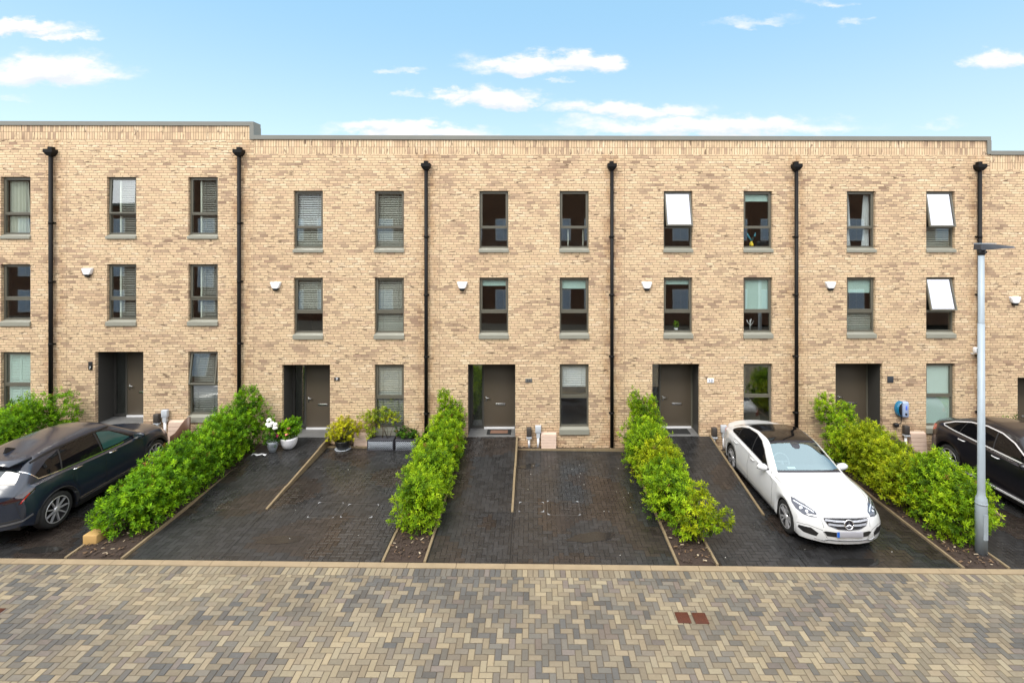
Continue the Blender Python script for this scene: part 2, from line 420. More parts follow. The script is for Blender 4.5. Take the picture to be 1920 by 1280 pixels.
def edging(x, y0, y1, top=.035, w=.045, j=None, m=me_):
    y = y0
    while y < y1 - .02:
        e = min(y1, y + .9); jx = random.uniform(-.006, .006); jz = random.uniform(-.006, .006)
        n = 4
        for k in range(n):
            ya = y + .003 + (e - y - .006) * k / n; yb = y + .003 + (e - y - .006) * (k + 1) / n
            za = (pathz(x, ya, j) if j else gz(x, ya)) + top + jz; zb = (pathz(x, yb, j) if j else gz(x, yb)) + top + jz
            g0, g1 = gz(x, ya) - .05, gz(x, yb) - .05
            a, b = x + jx - w / 2, x + jx + w / 2
            v = [(a, ya, g0), (b, ya, g0), (b, yb, g1), (a, yb, g1), (a, ya, za), (b, ya, za), (b, yb, zb), (a, yb, zb)]
            m.mesh(v, [(4, 5, 6, 7), (1, 2, 6, 5), (3, 0, 4, 7), (0, 1, 5, 4), (2, 3, 7, 6)])
        y = e
for j, (a, b) in BEDS.items(): edging(a + .025, KY + .01, -.02); edging(b - .025, KY + .01, -.02)
tag(me_.build('bed_edging', M['concrete']), kind='structure')
mp = MB()
for j, (a, b) in PATH.items(): edging(b + .027, -3.42, -.015, .022, .05, j, mp)
for j in PATH:      # low edging that keeps the soil strip under the wall
    a, b = PATH[j][1] + .06, spans[j][1]
    mp.box(a, b, -.232, -.2, gz(b, -.2) - .1, gz(a, -.2) + .035)
tag(mp.build('path_edging', M['concrete']), kind='structure')
# petals and litter on the driveways
m = MB()
for _ in range(42):
    if random.random() < .5: x, y = random.uniform(-.3, 2.4), random.uniform(-3.4, -.8)
    else: x, y = random.uniform(-7.4, 8), random.uniform(-5, -.6)
    if any(a - .02 < x < b + .02 for a, b in BEDS.values()) or any(a < x < b + .1 and y > -3.45 for a, b in PATH.values()): continue
    s = random.uniform(.005, .013); a = random.uniform(0, PI); z = gz(x, y) + .006
    m.face([(x + s * math.cos(a + q), y + s * math.sin(a + q) * .8, z + random.uniform(0, .004)) for q in (0, 1.3, 2.7, 4.2, 5.3)])
tag(m.build('fallen_petals', M['petalw']), 'white fallen petals scattered on the black driveway paving', 'petals', kind='stuff')

# shallow puddles left on the wet paving
m = MB()
for px_, py_, ra_, rb_, ph in ((5.31, -2.2, .10, .05, .2), (5.33, -2.75, .12, .06, .6), (5.36, -3.2, .09, .05, 0), (5.55, -4.55, .22, .09, .3), (6.3, -5.0, .52, .12, .05), (-.1, -1.2, .3, .12, .4), (1.2, -4.3, .5, .16, .2), (-5.1, -4.5, .5, .14, .1), (2.62, -1.6, .06, .3, 0), (2.64, -2.6, .05, .28, 0), (-9.5, -4.9, .4, .1, .1)):
    pts = []
    for k in range(22):
        a = 2 * PI * k / 22; q = 1 + .35 * noise.noise(Vector((math.cos(a) * 1.6 + px_, math.sin(a) * 1.6 + py_, 0)))
        x, y = ra_ * q * math.cos(a), rb_ * q * math.sin(a)
        x, y = px_ + x * math.cos(ph) - y * math.sin(ph), py_ + x * math.sin(ph) + y * math.cos(ph)
        pts.append((x, y, gz(x, y) + .0045))
    m.face(pts)
tag(m.build('puddle_water', simple('puddle', (.020, .019, .018), .10, 0, .1, 3)), kind='structure')
# ------------------------------------------------------------------ houses
UP = dict(top=(7.09, 6.03, 5.99, 5.42, 5.29), mid=(4.555, 3.57, 3.50, 2.93, 2.765), low=(2.01, 1.06, 1.0, .16, -.04))
XA = (1.155, 2.005); XB = (3.51, 4.365); XD = (.82, 2.21)
def window(house, x0, x1, zs, dz, spec):
    """frame (thing's part) > sash, pane, sill, blind"""
    kind, cov, ang, kind2, cov2 = spec
    h, tu, tl, b, sb = [q + dz for q in zs]
    f = MB(); F = .045; ya, yb = .085, .15
    f.box(x0, x0 + F, ya, yb, b, h); f.box(x1 - F, x1, ya, yb, b, h)
    f.box(x0 + F, x1 - F, ya, yb, h - F, h); f.box(x0 + F, x1 - F, ya, yb, b, b + F); f.box(x0 + F, x1 - F, ya, yb, tl, tu)
    fr = f.build('window', M['frame'], house)
    # upper sash, hinged along its head
    s = MB(); T = .042; W = x1 - x0 - 2 * F + .012; H = h - F - tu + .012
    xa = x0 + F - .006
    s.box(0, T, -.028, .03, -H, 0); s.box(W - T, W, -.028, .03, -H, 0); s.box(T, W - T, -.028, .03, -T, 0); s.box(T, W - T, -.028, .03, -H, -H + T)
    sash = s.build('sash', M['frame'], fr, (xa, ya + .022, h - F + .006), rot=(-R(ang), 0, 0))
    p = MB(); p.box(T - .004, W - T + .004, -.004, .004, -H + T - .004, -T + .004)
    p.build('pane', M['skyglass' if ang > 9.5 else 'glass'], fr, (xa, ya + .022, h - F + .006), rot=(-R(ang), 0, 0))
    p = MB(); p.box(x0 + F - .004, x1 - F + .004, .112, .12, b + F - .004, tl + .004); p.build('pane', M['glass'], fr)
    s = MB()
    s.mesh([(x0 - .012, -.045, b - .055), (x1 + .012, -.045, b - .055), (x1 + .012, ya, b - .002), (x0 - .012, ya, b - .002),
            (x0 - .012, -.045, sb), (x1 + .012, -.045, sb), (x1 + .012, ya, sb), (x0 - .012, ya, sb)],
           [(0, 1, 2, 3), (4, 5, 1, 0), (7, 6, 5, 4), (4, 0, 3, 7), (1, 5, 6, 2)])
    s.build('sill', M['sill'], fr)
    ia, ib = x0 + F, x1 - F; Y = .168
    def slats(za, zb, mat, name='blind', xl=ia, xr=ib, cords=True):
        k = MB(); z = zb; n = 0
        while z > za + .02:
            t = random.uniform(.013, .018)
            k.face([(xl, Y - .018, z - t * 1.75), (xr, Y - .018, z - t * 1.75 - random.uniform(-.003, .003)), (xr, Y + .014, z + t * 1.45), (xl, Y + .014, z + t * 1.45)]); z -= .066
        k.box(xl, xr, Y - .02, Y + .02, zb, min(zb + .045, h)); k.box(xl, xr, Y - .02, Y + .02, za, za + .025)
        if cords:
            for q in (.2, .8): k.box(xl + (xr - xl) * q - .006, xl + (xr - xl) * q + .006, Y - .024, Y - .021, za, zb)
        k.build(name, M[mat], fr)
    def blind(kind, cov, za, zb):
        if kind in ('venw', 'veng', 'vend'):
            slats(zb - (zb - za) * cov, zb, {'venw': 'blindw', 'veng': 'blindg', 'vend': 'blindd'}[kind])
        elif kind == 'vendr':      # dark blind with a pale inner jamb at its left
            slats(za, zb, 'blindd', xl=ia + (ib - ia) * .36)
            k = MB(); k.box(ia + (ib - ia) * .28, ia + (ib - ia) * .34, Y - .02, Y + .03, za, zb); k.build('inner_jamb', M['cream'], fr)
        elif kind == 'shut':
            k = MB(); q = ia + .06
            while q < ib - .05:
                w = .05
                k.box(q, q + w, Y - .015, Y + .015, za, zb); k.box(q + w, min(q + .30, ib), Y - .015, Y + .015, zb - .07, zb); k.box(q + w, min(q + .30, ib), Y - .015, Y + .015, za, za + .07)
                z = za + .09
                while z < zb - .09:
                    k.face([(q + w, Y - .014, z), (min(q + .30, ib), Y - .014, z), (min(q + .30, ib), Y + .01, z + .034), (q + w, Y + .01, z + .034)]); z += .045
                q += .30
            k.build('shutter', M['mint'], fr)
        elif kind in ('rol', 'film'):
            k = MB(); zz = zb - (zb - za) * cov
            Y2_ = .15; k.box(ia, ib, Y2_, Y2_ + .004, zz, zb); k.box(ia, ib, Y2_ - .006, Y2_ + .01, zz - .012, zz + .012); k.tube([(ia, Y2_ + .03, zb - .02), (ib, Y2_ + .03, zb - .02)], .022)
            k.build('roller_blind', M['mint' if kind == 'rol' else 'mint2'], fr)
        elif kind == 'cur':
            k = MB(); n = 40; w = (ib - ia) * cov; vs = []
            for i in range(n + 1):
                t = i / n; vs += [(ia + w * t, Y + .05 + .03 * math.sin(t * 34) + .012 * math.sin(t * 77), za), (ia + w * t * .96, Y + .05 + .025 * math.sin(t * 34), zb)]
            k.mesh(vs, [(2 * i, 2 * i + 2, 2 * i + 3, 2 * i + 1) for i in range(n)], 0, True)
            k.build('curtain', M['cream'], fr)
        elif kind == 'cursides':
            k = MB(); n = 16
            for s0, sg in ((ia, 1), (ib, -1)):
                vs = []
                for i in range(n + 1):
                    t = i / n; vs += [(s0 + sg * .22 * t, Y + .06 + .02 * math.sin(t * 20), za), (s0 + sg * .16 * t, Y + .06 + .02 * math.sin(t * 20), zb)]
                k.mesh(vs, [(2 * i, 2 * i + 2, 2 * i + 3, 2 * i + 1) for i in range(n)], 0, True)
            k.build('curtain', M['blindw'], fr)
        elif kind == 'bars':
            k = MB(); k.box(ia + .2, ia + .225, Y, Y + .03, za, zb); k.box(ib - .12, ib - .1, Y, Y + .03, za, zb); k.build('inner_jamb', M['cream'], fr)
    blind(kind, cov, tu + .02, h - F - .05)
    if kind2: blind(kind2, cov2, b + F + .01, tl - .03)
    return fr

N_ = ('', 0, 0, '', 0)
WIN = {  # (house, column, floor): upper blind, coverage, opening angle, lower blind, coverage
 (0, 'B', 'top'): ('cur', .72, 0, 'cur', .72), (0, 'B', 'mid'): ('', 0, 0, '', 0), (0, 'B', 'low'): ('shut', 1, 0, 'shut', 1),
 (0, 'A', 'top'): ('cur', .5, 0, 'cur', .5), (0, 'A', 'mid'): N_,
 (1, 'A', 'top'): ('vendr', 1, 2.5, 'vendr', 1), (1, 'B', 'top'): ('vendr', 1, 0, 'vendr', 1),
 (1, 'A', 'mid'): ('vendr', 1, 0, 'vendr', 1), (1, 'B', 'mid'): ('vendr', 1, 1, 'vendr', 1), (1, 'B', 'low'): ('vend', 1, 9, 'vend', 1),
 (2, 'A', 'top'): ('venw', 1, 0, 'veng', 1), (2, 'B', 'top'): ('veng', 1, 0, 'veng', 1),
 (2, 'A', 'mid'): ('veng', 1, 0, '', 0), (2, 'B', 'mid'): ('veng', 1, 0, 'veng', 1), (2, 'B', 'low'): ('veng', 1, 0, 'vend', 1),
 (3, 'A', 'top'): N_, (3, 'B', 'top'): ('', 0, 0, 'bars', 0), (3, 'A', 'mid'): ('rol', .17, 0, '', 0), (3, 'B', 'mid'): ('rol', .27, 0, '', 0),
 (3, 'B', 'low'): ('venw', .72, 0, '', 0),
 (4, 'A', 'top'): ('', 0, 15, '', 0), (4, 'B', 'top'): ('rol', .2, 0, '', 0), (4, 'A', 'mid'): ('rol', .13, 0, '', 0), (4, 'B', 'mid'): ('rol', 1, 0, '', 0),
 (4, 'B', 'low'): N_,
 (5, 'A', 'top'): ('cursides', 0, 0, 'cursides', 0), (5, 'B', 'top'): ('', 0, 10, 'veng', 1), (5, 'A', 'mid'): ('rol', .42, 0, 'veng', 1), (5, 'B', 'mid'): ('', 0, 13.5, '', 0),
 (5, 'B', 'low'): ('film', 1, 0, 'film', 1),
 (6, 'A', 'top'): N_, (6, 'B', 'top'): N_, (6, 'A', 'mid'): N_, (6, 'B', 'mid'): N_, (6, 'B', 'low'): N_,
}
HL = {0: 'buff brick house at the far left edge with cream curtain and white shutters',
      1: 'buff brick house with number 7 plaque behind the dark SUV',
      2: 'buff brick house with number 9 plaque and venetian blinds, potted plants in front',
      3: 'buff brick house with number 11 plaque and an empty driveway in front',
      4: 'buff brick house with white number 13 plaque behind the white saloon car',
      5: 'buff brick house with a blue wall charger and two tilted open windows',
      6: 'buff brick house cut off by the right edge, lowest roof of the row'}
for j in range(7):
    dz = DZ[j]; ox = X0(j); BW = 5.411; g = .006
    H = thing('terraced_house', HL[j], 'house', (ox, 0, 0), 0, 'terraced brick houses in the row')
    # brick front, cut round the openings
    ops = [(XD[0], XD[1], -3.0, 2.01 + dz)]
    for col, fl in (('A', 'top'), ('A', 'mid'), ('B', 'top'), ('B', 'mid'), ('B', 'low')):
        xr = XA if col == 'A' else XB
        ops.append((xr[0], xr[1], UP[fl][4] + dz, UP[fl][0] + dz))
    T = 8.16 + dz; zb = -1.0
    xs = sorted({g, BW - g, *[o[0] for o in ops], *[o[1] for o in ops]}); zs = sorted({zb, T, *[max(zb, o[2]) for o in ops], *[o[3] for o in ops]})
    w = MB()
    for i in range(len(xs) - 1):
        for k in range(len(zs) - 1):
            cx, cz = (xs[i] + xs[i + 1]) / 2, (zs[k] + zs[k + 1]) / 2
            if any(o[0] < cx < o[1] and o[2] < cz < o[3] for o in ops): continue
            w.face([(xs[i], 0, zs[k]), (xs[i + 1], 0, zs[k]), (xs[i + 1], 0, zs[k + 1]), (xs[i], 0, zs[k + 1])])
    for a, b, c, d in ops:
        c = max(c, zb); D = .16 if c > zb else .10
        w.face([(a, 0, c), (a, D, c), (a, D, d), (a, 0, d)]); w.face([(b, 0, c), (b, 0, d), (b, D, d), (b, D, c)])
        w.face([(a, 0, d), (a, D, d), (b, D, d), (b, 0, d)])
        if c > zb: w.face([(a, 0, c), (b, 0, c), (b, D, c), (a, D, c)])
    # ends, rear, flat roof and parapet back
    w.face([(g, 0, zb), (g, 0, T), (g, 8.5, T), (g, 8.5, zb)]); w.face([(BW - g, 0, zb), (BW - g, 8.5, zb), (BW - g, 8.5, T), (BW - g, 0, T)])
    w.face([(g, 8.5, zb), (g, 8.5, T), (BW - g, 8.5, T), (BW - g, 8.5, zb)])
    w.face([(g, .32, T - .15), (BW - g, .32, T - .15), (BW - g, 8.5, T - .15), (g, 8.5, T - .15)])
    w.build('wall', M['brick'], H)
    b = MB()
    b.box(g, BW - g, 0, .32, T, T + .42); b.build('soldier_course', M['soldier'], H)
    c = MB(); e1 = .10 if j in (1, 5) else 0
    c.box(0 if j else 0, BW, -.035, .36, T + .421, T + .54)
    if j in (1, 5):
        c.box(BW - .11, BW + .012, -.036, .36, T + .02, T + .42)
    c.build('coping', M['coping'], H)
    b = MB(); b.box(-.011, .011, .004, .05, zb, T + .41); b.build('movement_joint', M['sealant'], H)
    # room shells behind the glass
    r = MB()
    for z0, z1 in ((-.15, 2.3), (2.34, 4.8), (4.84, 7.6)):
        z0 += dz; z1 += dz
        a, c_, y0, y1 = .1, BW - .1, .165, 3.6
        if z0 < 1 + dz: a = 2.3
        r.face([(a, y0, z0), (c_, y0, z0), (c_, y1, z0), (a, y1, z0)]); r.face([(a, y0, z1), (a, y1, z1), (c_, y1, z1), (c_, y0, z1)])
        r.face([(a, y1, z0), (c_, y1, z0), (c_, y1, z1), (a, y1, z1)])
        r.face([(a, y0, z0), (a, y1, z0), (a, y1, z1), (a, y0, z1)]); r.face([(c_, y0, z0), (c_, y0, z1), (c_, y1, z1), (c_, y1, z0)])
    r.build('room', M['inside'], H)
    for (jj, col, fl), sp in WIN.items():
        if jj == j: window(H, *(XA if col == 'A' else XB), UP[fl], dz, sp)
    # recessed porch: cladding box, side light, door
    a, b = XD; D = .66; fz = -.10 + dz; hz = 2.01 + dz
    p = MB()
    p.face([(a + .002, .101, fz), (a + .002, D, fz), (a + .002, D, hz), (a + .002, .101, hz)]); p.face([(b - .002, .101, fz), (b - .002, .101, hz), (b - .002, D, hz), (b - .002, D, fz)])
    p.face([(a, .101, hz - .002), (a, D, hz - .002), (b, D, hz - .002), (b, .101, hz - .002)])
    p.face([(a, D + .06, fz - .1), (b, D + .06, fz - .1), (b, D + .06, hz), (a, D + .06, hz)])
    p.build('porch', M['cladding'], H)
    s = MB(); s.box(a, b, -.012, D + .05, fz - .25, fz); 
    s.build('porch_slab', M['slab'], H)
    sl = MB(); sx = a + .40
    sl.box(a + .003, a + .06, D - .02, D + .05, fz + .004, hz - .004); sl.box(sx - .05, sx, D - .02, D + .05, fz + .004, hz - .004)
    sl.box(a + .06, sx - .05, D - .02, D + .05, fz + .004, fz + .08); sl.box(a + .06, sx - .05, D - .02, D + .05, hz - .06, hz - .004)
    so = sl.build('side_light', M['cladding'], H)
    q = MB(); q.box(a + .055, sx - .045, D + .01, D + .018, fz + .075, hz - .055); q.build('pane', M['glass'], so)
    d = MB(); d.bbox(sx + .012, b - .045, D - .01, D + .04, fz + .05, hz - .05, .004)
    do = d.build('door', M['door'], H)
    d = MB(); d.box(sx, sx + .012, D - .025, D + .05, fz, hz - .01); d.box(b - .045, b - .003, D - .025, D + .05, fz, hz - .01); d.box(sx, b - .04, D - .025, D + .05, hz - .05, hz - .01)
    d.build('door_frame', M['frame'], H)
    d = MB(); d.box(sx + .014, b - .047, D - .06, D - .012, fz, fz + .045); d.build('threshold', M['whitepl'], do)
    d = MB(); hx = sx + .075; hz_ = .84 + dz
    d.bbox(hx - .018, hx + .018, D - .022, D - .01, hz_ - .12, hz_ + .03, .004); d.tube([(hx, D - .01, hz_), (hx, D - .06, hz_), (hx + .02, D - .065, hz_), (hx + .13, D - .062, hz_ - .008)], .011)
    d.build('handle', M['steel'], do)
    d = MB(); d.bbox(sx + .36, sx + .66, D - .022, D - .01, .60 + dz, .665 + dz, .004); d.box(sx + .375, sx + .645, D - .026, D - .0215, .615 + dz, .65 + dz); d.build('letter_plate', M['steel'], do)
    # rainwater pipe
    px = 5.03; pt = 7.68 + dz
    d = MB(); d.tube([(px, -.085, -.55 - (.25 if j > 4 else 0) + (dz if dz > 0 else 0) * .6), (px, -.085, pt + .02)], .052, 14)
    for z in (.6, 2.25, 4.05, 5.75):
        d.tube([(px, -.085, z + dz - .035), (px, -.085, z + dz + .035)], .059, 14); d.box(px - .08, px + .08, -.05, -.002, z + dz - .018, z + dz + .018)
    dp = d.build('downpipe', M['pipe'], H)
    d = MB(); v = []
    for (hw, y0, z) in ((.06, -.15, pt - .0), (.13, -.19, pt + .10), (.13, -.19, pt + .19)): v += [(px - hw, y0, z), (px + hw, y0, z), (px + hw, -.003, z), (px - hw, -.003, z)]
    d.mesh(v, [(0, 1, 5, 4), (1, 2, 6, 5), (3, 0, 4, 7), (4, 5, 9, 8), (5, 6, 10, 9), (7, 4, 8, 11), (8, 9, 10, 11), (3, 2, 1, 0)])
    d.box(px - .06, px + .05, -.12, -.002, pt + .19, pt + .265); d.build('hopper', M['pipe'], dp)

# wall-mounted bits --------------------------------------------------
AL = {1: (-12.928, 4.735, 'white alarm box on the wall of the house with number 7 plaque'), 2: (-7.495, 4.327, 'white alarm box on the wall of the house with number 9 plaque'),
      3: (-2.071, 4.323, 'white alarm box on the wall of the house with the empty driveway'), 4: (3.33, 4.32, 'white alarm box on the wall of the house behind the white saloon'),
      5: (8.74, 4.32, 'white alarm box on the wall of the house with the blue charger'), 6: (14.21, 3.88, 'white alarm box at the far right, lowest of the row')}
def alarm(x, z, label):
    t = thing('alarm_box', label, 'alarm box', (x, 0, z), 0, 'white alarm boxes on the brick front')
    prof = [(-.145, .10), (-.155, .085), (-.14, .03), (-.10, -.07), (-.075, -.095), (.075, -.095), (.10, -.07), (.14, .03), (.155, .085), (.145, .10)]
    m = MB(); n = len(prof)
    vs = [(x_, -.002, z_) for x_, z_ in prof] + [(x_ * .98, -.06, z_ * .98) for x_, z_ in prof] + [(x_ * .86, -.085, z_ * .84) for x_, z_ in prof]
    fs = [(i + k * n, (i + 1) % n + k * n, (i + 1) % n + (k + 1) * n, i + (k + 1) * n) for k in (0, 1) for i in range(n)] + [tuple(range(2 * n, 3 * n))]
    m.mesh(vs, fs); m.build('cover', M['whitepl'], t)
    m = MB(); m.mesh([(-.09, -.07, -.08), (.09, -.07, -.08), (.055, -.06, -.155), (-.055, -.06, -.155), (-.09, -.002, -.08), (.09, -.002, -.08), (.055, -.002, -.155), (-.055, -.002, -.155)],
           [(0, 1, 2, 3), (3, 2, 6, 7), (0, 3, 7, 4), (1, 5, 6, 2), (0, 4, 5, 1)]); m.build('strobe_base', M['blackpl'], t)
for j, a in AL.items(): alarm(*a)

FACE = lambda x, y, z: Matrix.Translation((x, y, z)) @ Matrix.Rotation(R(90), 4, 'X')
def plaque(x, z, w, h, mat, txt, tmat, label, tz=0, ts=.1):
    t = thing('number_plaque', label, 'house number', (x, 0, z), 0, 'house number plaques beside the doors')
    m = MB(); m.bbox(-w / 2, w / 2, -.02, -.002, -h / 2, h / 2, .004); m.build('plate', mat, t)
    if txt: text_mb(txt, ts, FACE(0, -.0225, tz)).build('numeral', tmat, t)
plaque(-12.867, 2.0, .115, .24, M['blackpl'], '7', M['whitepl'], 'tall black plaque with a small white 7', -.06, .11)
plaque(-5.727, 1.6, .16, .105, M['darkbox'], '9', M['whitepl'], 'small dark plaque with a white 9', 0, .12)
plaque(-.13, 1.54, .20, .11, simple('slate', (.12, .12, .115), .6), '11', M['blackpl'], 'grey slate plaque with dark 11', 0, .12)
plaque(5.211, 1.526, .20, .13, M['whitepl'], '13', simple('blue_ink', (.05, .10, .22), .5), 'white plaque with a blue 13', 0, .12)
plaque(10.529, 1.544, .18, .18, simple('dark_slate', (.035, .04, .05), .5), '', None, 'plain square dark slate plaque above the blue charger')

def post(x, zt, g, kind, label):
    t = thing('service_post', label, 'wall box', (x, -.1, g), 0, 'small boxes on pipes at the wall foot')
    h = zt - g; m = MB()
    if kind == 'd':
        m.bbox(-.07, .07, -.06, .07, h - .25, h, .012); m.build('box', M['darkbox'], t)
        m = MB(); m.box(-.075, .075, -.07, .06, h - .30, h - .265); m.build('bracket', M['greypl'], t); q = h - .305
    else:
        m.bbox(-.085, .085, -.03, .07, h - .21, h, .01); m.box(-.05, .05, -.02, .06, h - .35, h - .211); m.build('box', M['greypl'], t); q = h - .352
    m = MB(); m.tube([(0, .02, 0), (0, .02, q)], .035, 12); m.build('pipe', M['whitepl'], t)
post(-.12, .20, -.41, 'd', 'dark box on a white pipe by the wall, beside the number 11 porch')
post(.146, .25, -.41, 'g', 'grey box on a white pipe beside the pink meter lid of the empty driveway')
post(5.289, .18, -.49, 'd', 'dark box on a white pipe behind the tail of the white saloon')
post(5.573, .24, -.49, 'g', 'grey box on a pipe just behind the white saloon tail lamp')
post(-10.88, .63, -.24, 'd', 'dark box at the wall behind the dark SUV')
post(-10.66, .74, -.24, 'g', 'grey box on a pipe at the wall behind the dark SUV')
post(10.93, .22, -.58, 'd', 'dark box at the wall below the blue charger')
post(-5.35, .23, -.31, 'g', 'grey box on the wall behind the yellow potted shrub')

def meter(x0, x1, zt, g, label):
    t = thing('meter_box', label, 'meter box', ((x0 + x1) / 2, 0, g), 0, 'pink sloping meter lids at the wall foot')
    w = (x1 - x0) / 2; h = zt - g; m = MB()
    P = [(-.02, h), (-.10, h - .04), (-.17, 0), (-.02, 0)]
    n = 5
    for k in range(n):
        f0, f1 = k / n + .006, (k + 1) / n - .012
        ya, yb = -.17 + .07 * f0, -.17 + .07 * f1; za, zb = (h - .04) * f0, (h - .04) * f1
        wa, wb = w * (.94 + .06 * f0), w * (.94 + .06 * f1)
        m.mesh([(-wa, ya, za), (wa, ya, za), (wb, yb, zb), (-wb, yb, zb), (-wa, ya + .02, za), (wa, ya + .02, za), (wb, yb + .02, zb), (-wb, yb + .02, zb)], [(0, 1, 2, 3), (3, 2, 6, 7), (0, 4, 5, 1), (0, 3, 7, 4), (1, 5, 6, 2)])
    m.mesh([(-w * .94, -.155, 0), (w * .94, -.155, 0), (w, -.085, h - .04), (-w, -.085, h - .04), (w, -.015, h), (-w, -.015, h), (-w * .94, -.015, 0), (w * .94, -.015, 0)],
           [(0, 1, 2, 3), (3, 2, 4, 5), (0, 3, 5, 6), (1, 7, 4, 2)])
    m.build('lid', M['pinkbox'], t)
meter(.224, .677, .03, -.40, 'pink sloping meter lid at the wall of the empty driveway')
meter(-5.2, -4.75, .04, -.33, 'pink sloping meter lid between the yellow shrub and the lattice trough')
meter(11.06, 11.52, .02, -.59, 'pink sloping meter lid beside the frosted window near the right car')
meter(-10.55, -10.12, .42, -.24, 'pink sloping meter lid by the wall beyond the dark SUV bonnet')

# EV charger
t = thing('wall_charger', 'blue car charger with pale front panel on the brick wall', 'charger', (10.84, 0, .69))
m = MB(); m.bbox(-.03, .155, -.15, -.002, -.23, .235, .045); m.build('front_panel', M['chgrey'], t)
m = MB(); n = 14; vs = []
for i in range(n + 1):
    a = R(90 + 180 * i / n)
    for r_, y in ((1, -.003), (1, -.09), (.72, -.13)): vs.append((-.03 + .165 * r_ * math.cos(a), y, .232 * math.sin(a) * (r_ * .5 + .5)))
m.mesh(vs, [(i * 3 + k, (i + 1) * 3 + k, (i + 1) * 3 + k + 1, i * 3 + k + 1) for i in range(n) for k in (0, 1)], 0, True); m.build('cable_holder', M['teal'], t)
m = MB(); m.bbox(-.12, -.031, -.128, -.01, -.19, .19, .04); m.build('cable_coil', M['blackpl'], t)
m = MB(); m.lathe([(0, .006), (.032, .005), (.036, 0)], 20, FACE(.055, -.15, -.125)); m.build('button', M['blackpl'], t)
m = MB(); m.bbox(.035, .085, -.154, -.149, .0, .12, .002); m.build('display', M['chblue'], t)
m = MB(); m.tube([(-.02, -.06, -.2), (-.02, -.06, -.34), (-.03, -.06, -.40), (-.09, -.07, -.43), (-.16, -.08, -.44)], .012); m.build('cable', M['blackpl'], t)
m = MB(); m.bbox(-.26, -.13, -.14, -.03, -.52, -.40, .03); m.build('plug_holster', M['blackpl'], t)
t = thing('security_camera', 'white security camera with black face beside the right downpipe', 'camera', (12.93, 0, 2.42))
m = MB(); m.bbox(-.05, .05, -.24, -.10, -.06, .10, .025); m.build('housing', M['whitepl'], t)
m = MB(); m.bbox(-.042, .042, -.246, -.2395, -.05, .09, .002); m.build('lens_face', M['blackpl'], t)
m = MB(); m.tube([(0, -.002, -.11), (0, -.08, -.11), (0, -.14, -.06)], .02); m.build('bracket', M['whitepl'], t)
t = thing('leaning_board', 'brown curved board leaning on the wall past the dark SUV bonnet', 'board', (-10.02, -.25, -.25))
m = MB(); n = 10; vs = []
for i in range(n + 1):
    q = i / n; xx = -.34 + .5 * q ** .6; 
    vs += [(xx, -.05 + .12 * q, .0), (xx, -.05 + .12 * q, .30 + .52 * math.sin(q * PI * .55))]
m.mesh(vs, [(2 * i, 2 * i + 2, 2 * i + 3, 2 * i + 1) for i in range(n)], 0, True); o = m.build('panel', M['brown'], t)
md_ = o.modifiers.new('s', 'SOLIDIFY'); md_.thickness = .03

# door mats
def mat_(x, y, z, w, d, coir, label):
    t = thing('doormat', label, 'doormat', (x, y, z), 0, 'doormats on the porch slabs')
    m = MB(); m.bbox(-w / 2, w / 2, -d / 2, d / 2, 0, .014, .004); m.build('base', M['mat'], t)
    if coir: m = MB(); m.bbox(-w * .36, w * .36, -d * .3, d * .3, .0145, .02, .002); m.build('coir_centre', M['coir'], t)
mat_(-1.02, .33, -.10, .72, .40, True, 'black doormat with brown centre on the number 11 porch')
mat_(4.33, .33, -.10, .70, .40, False, 'plain black doormat on the porch behind the hedge by the white saloon')

# things on the window sills
def sill_z(fl, dz=0): return UP[fl][3] + dz + .045
t = thing('sill_vase', 'yellow vase with a blue winged figure on the top window sill above the white saloon', 'vase', (X0(4) + 3.82, .175, sill_z('top')))
m = MB(); m.lathe([(.0, 0), (.06, 0), (.065, .06), (.03, .13), (.02, .15)], 14); m.build('vase', M['yellow'], t)
m = MB()
for s in (-1, 1): m.tube([(0, 0, .14), (.05 * s, 0, .24), (.10 * s, 0, .30), (.12 * s, 0, .40)], [.018, .03, .035, .01])
m.build('wing_figure', M['bluefig'], t)
t = thing('sill_figure', 'pale antler shaped ornament on the sill under the full mint blind', 'ornament', (X0(4) + 3.78, .175, sill_z('mid')))
m = MB()
for p in ([(0, 0, 0), (0, 0, .3)], [(0, 0, .12), (.07, 0, .2), (.1, 0, .28)], [(0, 0, .15), (-.07, 0, .22), (-.1, 0, .3)], [(0, 0, .22), (.04, 0, .33)]): m.tube(p, .013)
m.build('stem', M['whitepl'], t)

